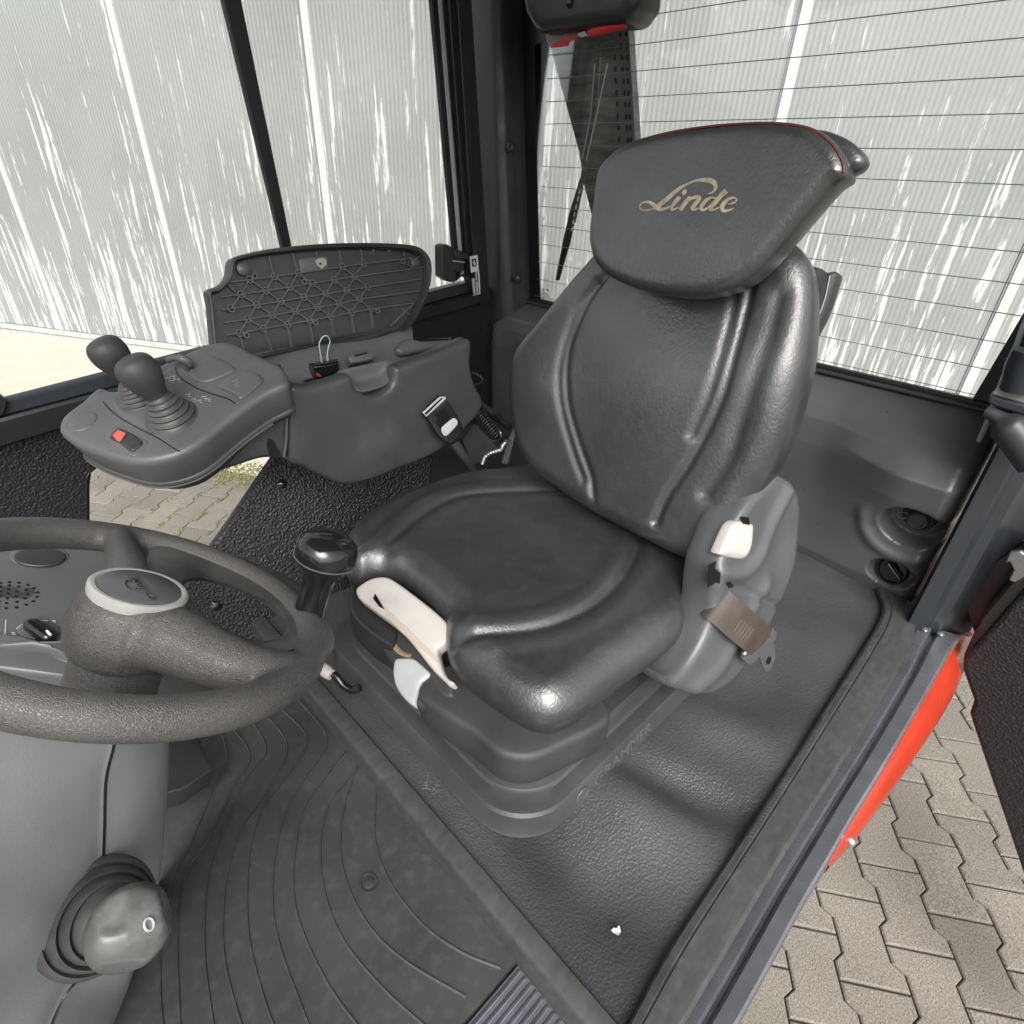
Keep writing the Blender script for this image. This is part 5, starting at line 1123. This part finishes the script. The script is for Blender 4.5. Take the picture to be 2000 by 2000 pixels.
# inset panel around the joysticks, a groove in front of it
z0 = lambda x, y: ((100+x/3.864)/K, (600+y/3.864)/K)
G0 = lambda x, y, o=0.: gp_(*z0(x, y), o)
ip = [G0(x, y, .0085) for x, y in ((480, 715), (560, 660), (750, 560), (935, 452), (990, 540), (1100, 620), (1240, 680), (1390, 730), (1290, 820), (1100, 975), (965, 1085), (900, 1050), (700, 920), (540, 830), (490, 770))]
inflate('joystick_panel', ip, gn, M['pod'], con, r=.002, depth=.006, grid=.01, npts=120)
tube('panel_gap', spline([G0(x, y, .0100) for x, y in ((395, 715), (440, 770), (520, 835), (640, 905), (800, 985), (950, 1080), (968, 1085))], 50), .0009, M['frit'], con, seg=6)
tube('panel_gap', spline([G0(x, y, .0104) for x, y in ((935, 455), (960, 515), (1030, 570), (1120, 620), (1250, 665), (1330, 690), (1390, 728))], 50), .0009, M['frit'], con, seg=6)
# finger pads behind the joysticks
inflate('rest_pad', [G0(x, y, .0095) for x, y in ((1200, 380), (1280, 400), (1395, 470), (1320, 520), (1180, 575), (1090, 560), (1040, 510), (1060, 470), (1130, 420))], gn, M['pod'], con, r=.004, depth=.010, grid=.008, npts=70)
bt_ = inflate('flap_button', [G0(x, y, .0105) for x, y in ((1270, 590), (1330, 545), (1420, 505), (1500, 490), (1560, 510), (1600, 560), (1520, 640), (1455, 690), (1420, 700), (1380, 665), (1300, 625), (1262, 610))], gn, M['pod'], con, r=.004, depth=.012, grid=.007, npts=80)
tube('button_emblem', spline([G0(x, y, .0143) for x, y in ((1372, 560), (1405, 545), (1415, 560), (1390, 585), (1400, 600), (1430, 590))], 20), .0007, M['faint'], bt_, seg=5)
# small hooked lever
tube('hook_lever', spline([G0(x, y, o_) for x, y, o_ in ((880, 400, .026), (930, 385, .030), (1000, 395, .030), (1040, 425, .022), (1020, 465, .008))], 24), [.0045]*8+[.0065]*8+[.0055]*8, M['pod'], con, seg=12)
# oval cover and the red rocker switch
inflate('oval_cover', ell(lambda x, y: G0(x, y, .0088), 245, 870, 118, 60, 36, -.45), gn, M['pod'], con, r=.0025, depth=.006, grid=.008, npts=60)
inflate('switch_bezel', [G0(x, y, .0092) for x, y in ((415, 985), (450, 930), (500, 905), (620, 960), (725, 1010), (730, 1040), (690, 1090), (630, 1130), (600, 1130), (500, 1060), (430, 1020))], gn, M['pod'], con, r=.002, depth=.006, grid=.008, npts=70)
rk = inflate('rocker_switch', [G0(x, y, .0112) for x, y in ((450, 975), (495, 925), (520, 918), (640, 975), (690, 1020), (680, 1050), (625, 1090), (600, 1090), (520, 1030), (455, 1000))], gn, M['plastic_smooth'], con, r=.003, depth=.008, grid=.006, npts=60)
prism('rocker_lens', [G0(x, y, .0145) for x, y in ((465, 970), (508, 928), (566, 955), (528, 1012), (510, 1018))], gn*.0012, mat('salmon_red_lens', (.55, .10, .08), .35), rk, bev=.0004)
# printed joystick pictograms
pg = []
for (dx, dy) in ((1018, 655), (1060, 690), (1105, 700), (1140, 672), (1175, 690), (870, 530), (900, 550), (905, 520), (940, 540)):
    for pl in (((0, 0), (30, 8)), ((0, 0), (-6, 14)), ((12, 18), (34, 22)), ((30, -8), (26, 4))):
        pg.append(tubeVF([G0(dx+x, dy+y, .0113) for x, y in pl], .00055, 4))
V, Fc = join(pg); M['print2'] = mat('pale_print', (.32, .31, .27), .5); mk('printed_symbols', V, Fc, M['print2'], con, smooth=False)
def joystick(bx, by, br, kx0, ky0, kx1, ky1, kw, tipx, tipy):
    bcp = gp_(bx, by, .009); sz = size(bcp, 1); tp = oy(tipx, tipy, bcp[1]); ax0 = gn; n_ = 9; rows = []
    # bellows: stacked lips bending towards the stem
    prof = []
    N_ = 6
    for i in range(N_+1):
        u = i/N_; r0 = br*(1-.62*u**.9)
        prof += [(r0*1.02, u-.02), (r0*1.05, u+.02), (r0*.99, u+.05), (r0*.90, u+.07), (r0*.86, u+.12)]
    prof = [(r, min(u, 1.02)) for r, u in prof]
    a, b = frame(ax0); j_rows = []
    for r, u in prof:
        cpt = bcp*(1-u)+tp*u; ax = unit(ax0*(1-u)+unit(tp-bcp)*u); a2 = unit(a-ax*(a@ax)); b2 = np.cross(ax, a2)
        j_rows.append([cpt+r*sz*(a2*math.cos(t)+b2*math.sin(t)) for t in np.linspace(0, 2*math.pi, 40, endpoint=False)])
    bt = loft('joystick', j_rows, M['strip'], con, closed=True, cap=True, ang=50)
    k0, k1 = oy(kx0, ky0, tp[1]), oy(kx1, ky1, tp[1]-.004); L_ = np.linalg.norm(k1-k0); ax = unit(k1-k0)
    pr = [(.0, 0), (.42, .01), (.50, .06), (.60, .2), (.80, .38), (.96, .56), (1.0, .72), (.93, .85), (.74, .945), (.42, .99), (0, 1.0)]
    pr = spline(np.array(pr), 30); pr[0, 0] = 0; pr[-1, 0] = 0
    lathe('joystick_grip', [(max(r, 0)*kw*sz, h*L_) for r, h in pr], k0, ax, M['rubber'], bt, seg=36)
joystick(325, 788, 47, 306, 758, 240, 674, 35, 296, 744)
joystick(262, 752, 40, 250, 720, 184, 640, 32, 240, 722)
# ---- black dongle with a looped wire standing in the tray
dg = thing('plug_dongle', 'small black plug with a thin looped wire standing in the armrest tray', 'plug', tuple(TT(1000, 1100)))
dgy = TT(1000, 1090, .02)[1]
DG = lambda x, y, o=0.: oy(*z2(x, y), dgy+o)
prism('plug_body', [DG(x, y) for x, y in ((903, 1062), (1000, 1050), (1090, 1028), (1096, 1100), (1010, 1135), (985, 1150), (915, 1160))], A(0, -.022, 0), M['gloss'], dg, bev=.003)
prism('plug_top', [DG(903, 1062, 0), DG(1090, 1028, 0), DG(1070, 1015, -.020), DG(915, 1045, -.020)], A(0, 0, .002), M['plastic_smooth'], dg, bev=.001)
prism('plug_mark', [DG(x, y, .0006) for x, y in ((918, 1112), (938, 1118), (955, 1140), (940, 1142), (920, 1136))], A(0, .0004, 0), M['redplastic'], dg, bev=0)
wl_ = spline([DG(x, y, -.01) for x, y in ((965, 1055), (955, 1000), (945, 940), (942, 890), (965, 845), (990, 833), (1012, 845), (1022, 880), (1008, 930), (1000, 990), (1005, 1045))], 50)
M['wire'] = mat('pale_blue_wire', (.42, .48, .50), .35); tube('wire_loop', wl_, .0010, M['wire'], dg, seg=8)
for q in ((955, 1005), (1003, 1003)): lathe('wire_ferrule', [(0, -.004), (.0022, -.004), (.0022, .004), (0, .004)], DG(*q, -.01), (0, 0, 1), M['logo'], dg, seg=10)
# ---- black handheld connector hanging on the console flank
z8b = lambda x, y: ((800+x/3.863)/K, (440+y/3.863)/K)
hc = thing('handheld_connector', 'black rectangular connector with a pale label leaning on the console flank', 'connector', tuple(oy(*z8b(250, 1450), -.79)))
cn = unit(A(.25, 1, .1)); c00 = oy(*z8b(250, 1450), -.795)
CN = lambda x, y, o=0.: on(*z8b(x, y), c00+cn*o, cn)
inflate('connector_body', [CN(x, y) for x, y in ((100, 1425), (240, 1300), (268, 1300), (285, 1320), (335, 1400), (375, 1470), (395, 1530), (398, 1570), (380, 1610), (330, 1640), (290, 1645), (240, 1620), (190, 1560), (130, 1460))], cn, M['gloss'], hc, r=.006, depth=.03, grid=.01, npts=90)
prism('socket_frame', [CN(x, y, .004) for x, y in ((92, 1412), (225, 1290), (268, 1292), (262, 1310), (120, 1440))], cn*.005, M['lightgrey'], hc, bev=.001)
prism('socket_slot', [CN(x, y, .0095) for x, y in ((112, 1418), (238, 1303), (250, 1306), (125, 1430))], cn*.0004, M['frit'], hc, bev=0)
inflate('pale_label', [CN(x, y, .0062) for x, y in ((238, 1540), (250, 1518), (310, 1468), (332, 1455), (350, 1462), (362, 1485), (355, 1510), (290, 1580), (270, 1588), (250, 1575))], cn, M['lightgrey'], hc, r=.0003, depth=.0006, grid=.01, npts=40)
tube('connector_cable', spline([CN(325, 1635, -.01), CN(370, 1690, -.01), CN(420, 1760, -.015), CN(470, 1830, -.03), CN(520, 1900, -.06)], 24), np.linspace(.010, .006, 24), M['plastic_smooth'], hc, seg=12)
# ---- spring, hoses and bracket in the gap between console and backrest
spg = thing('coil_spring', 'short black coil spring behind the armrest console', 'spring', tuple(ox(*z8b(600, 1530), -.83)))
pA, pB = ox(*z8b(520, 1420), -.80), ox(*z8b(670, 1600), -.80); ax = unit(pB-pA); a2, b2 = frame(ax); Ls = np.linalg.norm(pB-pA); rs = size(pA, 38/2/3.863/K)*2.0
tube('spring_coil', [pA+ax*(t/(2*math.pi*11))*Ls+rs*(a2*math.cos(t)+b2*math.sin(t)) for t in np.linspace(0, 2*math.pi*11, 300)], .0021, M['plastic_smooth'], spg, seg=6)
tube('spring_core', [pA-ax*.02, pB+ax*.02], rs*.5, M['frit'], spg, seg=10)
hz = thing('corrugated_hose', 'black corrugated hose above the coil spring beside the seat', 'hose', tuple(ox(*z8b(640, 1430), -.86)))
hp_ = spline([ox(*z8b(x, y), -.86) for x, y in ((470, 1300), (560, 1370), (650, 1440), (750, 1525))], 160)
tube('hose_body', hp_, [.0075+.0014*math.sin(i*1.6) for i in range(160)], M['plastic_smooth'], hz, seg=12)
sh = thing('steel_hose', 'thin shiny braided steel hose at the rear corner of the seat cushion', 'hose', tuple(ox(*z8b(620, 1720), -.76)))
hp_ = spline([ox(*z8b(x, y), -.76) for x, y in ((550, 1795), (570, 1750), (610, 1720), (650, 1705), (690, 1690), (705, 1660), (730, 1632))], 120)
tube('hose_body', hp_, [.0045+.0008*math.sin(i*1.9) for i in range(120)], M['steel'], sh, seg=10)
brk = prism('seat_bracket', [ox(*z8b(x, y), -.77) for x, y in ((690, 1800), (740, 1620), (770, 1560), (800, 1460), (812, 1470), (800, 1560), (775, 1650), (735, 1800))], A(-.004, 0, 0), M['sill'], seat, bev=.001)
prism('seat_bracket', [ox(*z8b(x, y), -.79) for x, y in ((400, 1620), (480, 1500), (660, 1680), (620, 1730), (560, 1790), (470, 1800))], A(-.004, 0, 0), M['plastic'], seat, bev=.001)
tube('bracket_clip', spline([ox(*z8b(x, y), -.775) for x, y in ((615, 1615), (635, 1630), (665, 1625), (690, 1600), (688, 1565), (675, 1550))], 20), .0016, M['steel'], seat, seg=6)
tube('wire_hook', spline([ox(*z8b(x, y), -.95) for x, y in ((470, 1110), (520, 1130), (550, 1160), (545, 1185), (490, 1205))], 20), .0018, M['pod'], con, seg=6)
# ================================================================== TOP REAR: wiper motor cover, red handle
z8 = lambda x, y: ((800+x/3.22)/K, (y/3.22)/K)
WX = -1.22
wm = thing('wiper_motor_cover', 'rounded black motor cover above the rear window with a grey bracket', 'cover', tuple(ox(*z8(1100, 60), WX)))
W8 = lambda x, y, o=0.: ox(*z8(x, y), WX+o)
inflate('cover_shell', [W8(x, y) for x, y in ((745, 30), (752, 80), (775, 130), (805, 180), (845, 208), (880, 206), (1180, 168), (1340, 152), (1375, 135), (1410, 85), (1440, 40), (1452, -40), (1440, -160), (760, -160), (742, -40))], (1, 0, 0), M['plastic_smooth'], wm, r=.020, depth=.08, grid=.012, npts=140, backr=.012)
lathe('cover_screw', [(0, 0), (.007, 0), (.0085, .003), (.007, .007), (0, .0085)], W8(1012, 22, .018), (1, 0, -.1), M['gloss'], wm, seg=20)
prism('mount_bracket', [W8(x, y, -.03) for x, y in ((850, 205), (1112, 166), (1118, 200), (1080, 215), (1000, 235), (930, 262), (893, 298), (862, 268))], A(-.003, 0, 0), mat('dusty_grey_bracket', (.27, .26, .24), .6, noise=(60, .3, I3)), wm, bev=.0008)
rh = thing('red_release_handle', 'red plastic release handle under the wiper motor cover', 'handle', tuple(W8(1240, 180)))
tube('red_grip', [W8(1135, 205, -.01), W8(1150, 200, -.01), W8(1250, 172, -.01), W8(1345, 147, -.01), W8(1362, 143, -.01)], [.0085, .0098, .0098, .0098, .007], M['redplastic'], rh, seg=16)
prism('red_blade', [W8(x, y, -.022) for x, y in ((888, 300), (905, 280), (1000, 240), (1075, 213), (1095, 212), (1098, 230), (1060, 243), (1010, 262), (1000, 290), (900, 302))], A(.004, 0, 0), M['redplastic'], rh, bev=.001)
prism('handle_pivot', [W8(x, y, -.012) for x, y in ((1070, 210), (1112, 195), (1128, 215), (1125, 232), (1095, 240), (1070, 228))], A(.006, 0, 0), M['steel'], rh, bev=.001)
# ================================================================== OUTSIDE THE REAR WINDOW: perforated guard, wiper
EX = -1.47
E8 = lambda x, y, o=0.: ox(*z8(x, y), EX+o)
M['guard'] = mat('dark_grey_galvanised_sheet', (.14, .135, .125), .35, metal=.3, noise=(9, .5, (1, 1, 6)), dust=(14, (.22, .20, .16), .5, .7, .5))
eg = thing('perforated_guard', 'dark perforated sheet metal guard outside the rear window', 'guard', tuple(E8(1150, 600)))
prism('guard_sheet', [E8(x, y) for x, y in ((880, 285), (1065, 960), (1095, 1160), (1160, 1420), (1200, 1600), (1420, 1500), (1415, 860), (1385, 400), (1370, 150), (1200, 150), (930, 200))], A(-.03, 0, 0), M['guard'], eg, bev=.002)
prism('guard_flange', [E8(x, y, .004) for x, y in ((1285, 160), (1378, 160), (1395, 420), (1420, 860), (1420, 1400), (1350, 1400), (1320, 860), (1305, 420))], A(.002, 0, 0), mat('paler_sheet_edge', (.16, .16, .155), .35, metal=.4), eg, bev=.0008)
for k_ in range(15):
    for (x, y) in ((1325+k_*5.2, 215+k_*74), (1362+k_*3.2, 215+k_*74), (1290+k_*4, 360+k_*74)):
        if y > 1280: continue
        P_ = ell(lambda a, b: E8(a, b, .0068), x, y, 9, 20, 14); mk('guard_hole', P_, [list(range(14))], M['frit'], eg, smooth=False)
wi = thing('rear_wiper', 'thin black rear wiper arm and blade outside the window left of the headrest', 'wiper', tuple(ox(*z8(1060, 960), GX-.03)))
R8 = lambda x, y, o=0.: ox(*z8(x, y), GX-.035+o)
prism('wiper_blade', [R8(x, y) for x, y in ((1085, 1185), (1070, 1120), (1000, 1350), (960, 1530), (916, 1762), (936, 1765), (965, 1660), (1005, 1530), (1030, 1400), (1060, 1290))], A(-.006, 0, 0), M['blackmetal'], wi, bev=.001)
prism('wiper_arm', [R8(x, y, .006) for x, y in ((1175, 368), (1198, 370), (1180, 640), (1120, 1000), (1075, 1240), (1040, 1400), (1030, 1390), (1070, 1130), (1130, 800))], A(-.004, 0, 0), M['guard'], wi, bev=.001)
for pl in (((1245, 400), (1180, 700), (1110, 1010)), ((1165, 400), (1140, 720), (1085, 1000))):
    tube('wiper_reflection', [R8(x, y, .010) for x, y in pl], .0018, M['lightgrey'], wi, seg=6)  # light reflections by the wiper, put in as pale grey tubes
for (x, y) in ((1070, 1205), (1058, 1250), (1046, 1300), (1036, 1350), (1030, 1395), (1022, 1440)):
    P_ = ell(lambda a, b: R8(a, b, .0065), x, y, 6, 16, 10, .2); mk('blade_window', P_, [list(range(10))], M['white_paint'], wi, smooth=False)
# ================================================================== DOOR AND HARDWARE ON THE RIGHT
dr = thing('open_door', 'open cab door with pebbled black lining at the right edge', 'door', tuple(ox(1900, 1400, -1.15)))
DX = -1.17
Dd = lambda x, y, o=0.: ox(x, y, DX+o)
prism('door_lining', [Dd(x, y) for x, y in ((2100, 960), (1932, 1112), (1860, 1195), (1817, 1244), (1816, 1266), (1837, 1324), (1829, 1348), (1836, 1372), (1851, 1416), (1932, 1656), (2050, 1990), (2300, 2000), (2300, 960))], A(-.03, 0, 0), M['vinyl_dark'], dr, bev=.008, bseg=3)
prism('door_edge', [Dd(x, y, -.012) for x, y in ((2100, 920), (1938, 1062), (1850, 1166), (1818, 1238), (1826, 1246), (1868, 1196), (1932, 1128), (2100, 980))], A(-.03, 0, 0), M['gloss'], dr, bev=.004)
prism('door_catch', [Dd(x, y, -.01) for x, y in ((1896, 1063), (1905, 1042), (1925, 1040), (1940, 1050), (1940, 1085), (1915, 1100), (1903, 1095), (1912, 1075), (1905, 1060))], A(-.01, 0, 0), M['steel'], dr, bev=.002)
prism('door_gap_filler', [ox(x, y, -1.24) for x, y in ((1825, 1150), (1880, 1060), (1940, 1020), (1960, 1120), (1850, 1230))], A(-.02, 0, 0), M['frit'], dr, bev=0)
z6 = lambda x, y: ((1840+x/6.44)/K, (600+y/6.44)/K)
HX = -1.12
H6 = lambda x, y, o=0.: ox(*z6(x, y), HX+o)
rod = thing('thin_grey_rod', 'thin pale grey rod in front of the dark window border at the right edge', 'rod', tuple(H6(800, 800, -.15)))
tube('rod_bar', [H6(1100, 60, -.15), H6(1000, 300, -.15), H6(890, 620, -.15), H6(740, 970, -.15), H6(580, 1420, -.15), H6(400, 1820, -.15)], .0042, M['liftgrey'], rod, seg=10)
prism('rod_clip', [H6(x, y, -.135) for x, y in ((775, 660), (790, 635), (850, 625), (870, 660), (930, 680), (910, 715), (860, 695), (800, 695))], A(.008, 0, 0), M['blackmetal'], rod, bev=.002)
bk = thing('hinge_bracket', 'worn grey folded hinge bracket with a black strut end at the right edge', 'bracket', tuple(H6(800, 1150)))
prism('bracket_plate', [H6(x, y) for x, y in ((605, 1092), (720, 985), (830, 965), (1100, 880), (1200, 1300), (1030, 1220))], A(-.012, 0, 0), mat('dusty_bracket_face', (.20, .19, .175), .55, noise=(40, .35, I3)), bk, bev=.002)
prism('bracket_edge', [H6(x, y, .004) for x, y in ((553, 1190), (605, 1095), (700, 1135), (1030, 1225), (1200, 1290), (1200, 1440), (1030, 1365), (750, 1280), (640, 1245))], A(-.012, 0, 0), M['post'], bk, bev=.003)
prism('bracket_pad', [H6(x, y, -.05) for x, y in ((1100, 520), (1010, 560), (940, 610), (860, 770), (880, 850), (1100, 620))], A(-.012, 0, 0), M['white'], bk, bev=.002)
tube('hinge_pillar', [H6(1180, 560, -.01), H6(1080, 760, -.01), H6(960, 1050, -.01)], [.028, .028, .024], M['post'], bk, seg=24)
tube('strut_boot', spline([H6(x, y, .01) for x, y in ((540, 1310), (620, 1340), (720, 1410), (860, 1540), (1030, 1740), (1200, 1960))], 24), np.interp(np.linspace(0, 1, 24), [0, .12, .2, .35, 1], [.008, .010, .012, .024, .026]), M['plastic_smooth'], bk, seg=20)
# ================================================================== LITTLE THINGS
sc_ = oz(1162, 1757, float(hood_h(*oz(1162, 1757, 0)[:2]))+.002)
pps = [(1153, 1755), (1158, 1750), (1163, 1752), (1168, 1746), (1171, 1757), (1166, 1764), (1158, 1760)]
h_ = sc_[2]
pp_ = mk('paper_scrap', [oz(x, y, h_+.004+.002*(i % 2)) for i, (x, y) in enumerate(pps)]+[oz(x+.6, y+1, h_+.0015) for x, y in pps], [list(range(7)), list(range(13, 6, -1))]+[(i, (i+1) % 7, (i+1) % 7+7, i+7) for i in range(7)], M['white_paint'], None, smooth=False, org=oz(1162, 1757, h_))
tag(pp_, 'tiny torn white paper scrap lying on the pebbled black vinyl', 'paper scrap')
gt = []
random.seed(3)
for i in range(11):
    c = oz(812+random.uniform(-12, 14), 1482+random.uniform(-8, 12), .012); d_ = A(rnd(), rnd(), rnd()*.5)*.008
    gt.append(tubeVF([c-d_, c+A(rnd(), rnd(), rnd())*.003, c+d_], .0004, 4))
V, Fc = join(gt); gf = mk('dry_grass_wisps', V, Fc, mat('dry_straw', (.13, .12, .09), .7), None, org=oz(812, 1482, .012)); tag(gf, 'small tuft of dry straw caught beside the seat base', 'straw', kind='stuff')
# moss along the paving edge below the hall
V = []; Fc = []
for i in range(760):
    t_ = random.random(); px = 395+t_*125; base = oz(px, 893+rnd()*3, GZ+.004)+A(rnd()*.12*(1-random.random()*.5), rnd()*.16, 0)
    if i > 500:
        k = random.randint(-10, 10); base = PO*A(1, 1, 0)+A(0, 0, GZ+.002); c = oz(430, 915, GZ); kk = round(((c-PO)@pv)/PC)+random.randint(-2, 3); base = PO+pv*kk*PC+pu*(((c-PO)@pu)+rnd()*.6); base[2] = GZ+.001; base += A(rnd()*.012, rnd()*.012, 0)
    r_ = random.uniform(.004, .012); o_ = len(V)
    for j in range(5): a = j*2*math.pi/5; V.append(base+A(r_*math.cos(a)*random.uniform(.6, 1.2), r_*math.sin(a), 0))
    V.append(base+A(0, 0, r_*.8)); Fc += [[o_+j, o_+(j+1) % 5, o_+5] for j in range(5)]
ms = mk('moss', V, Fc, M['moss'], None, org=oz(450, 893, GZ)); tag(ms, 'yellow green moss growing in the paving joints below the hall', 'moss', kind='stuff')
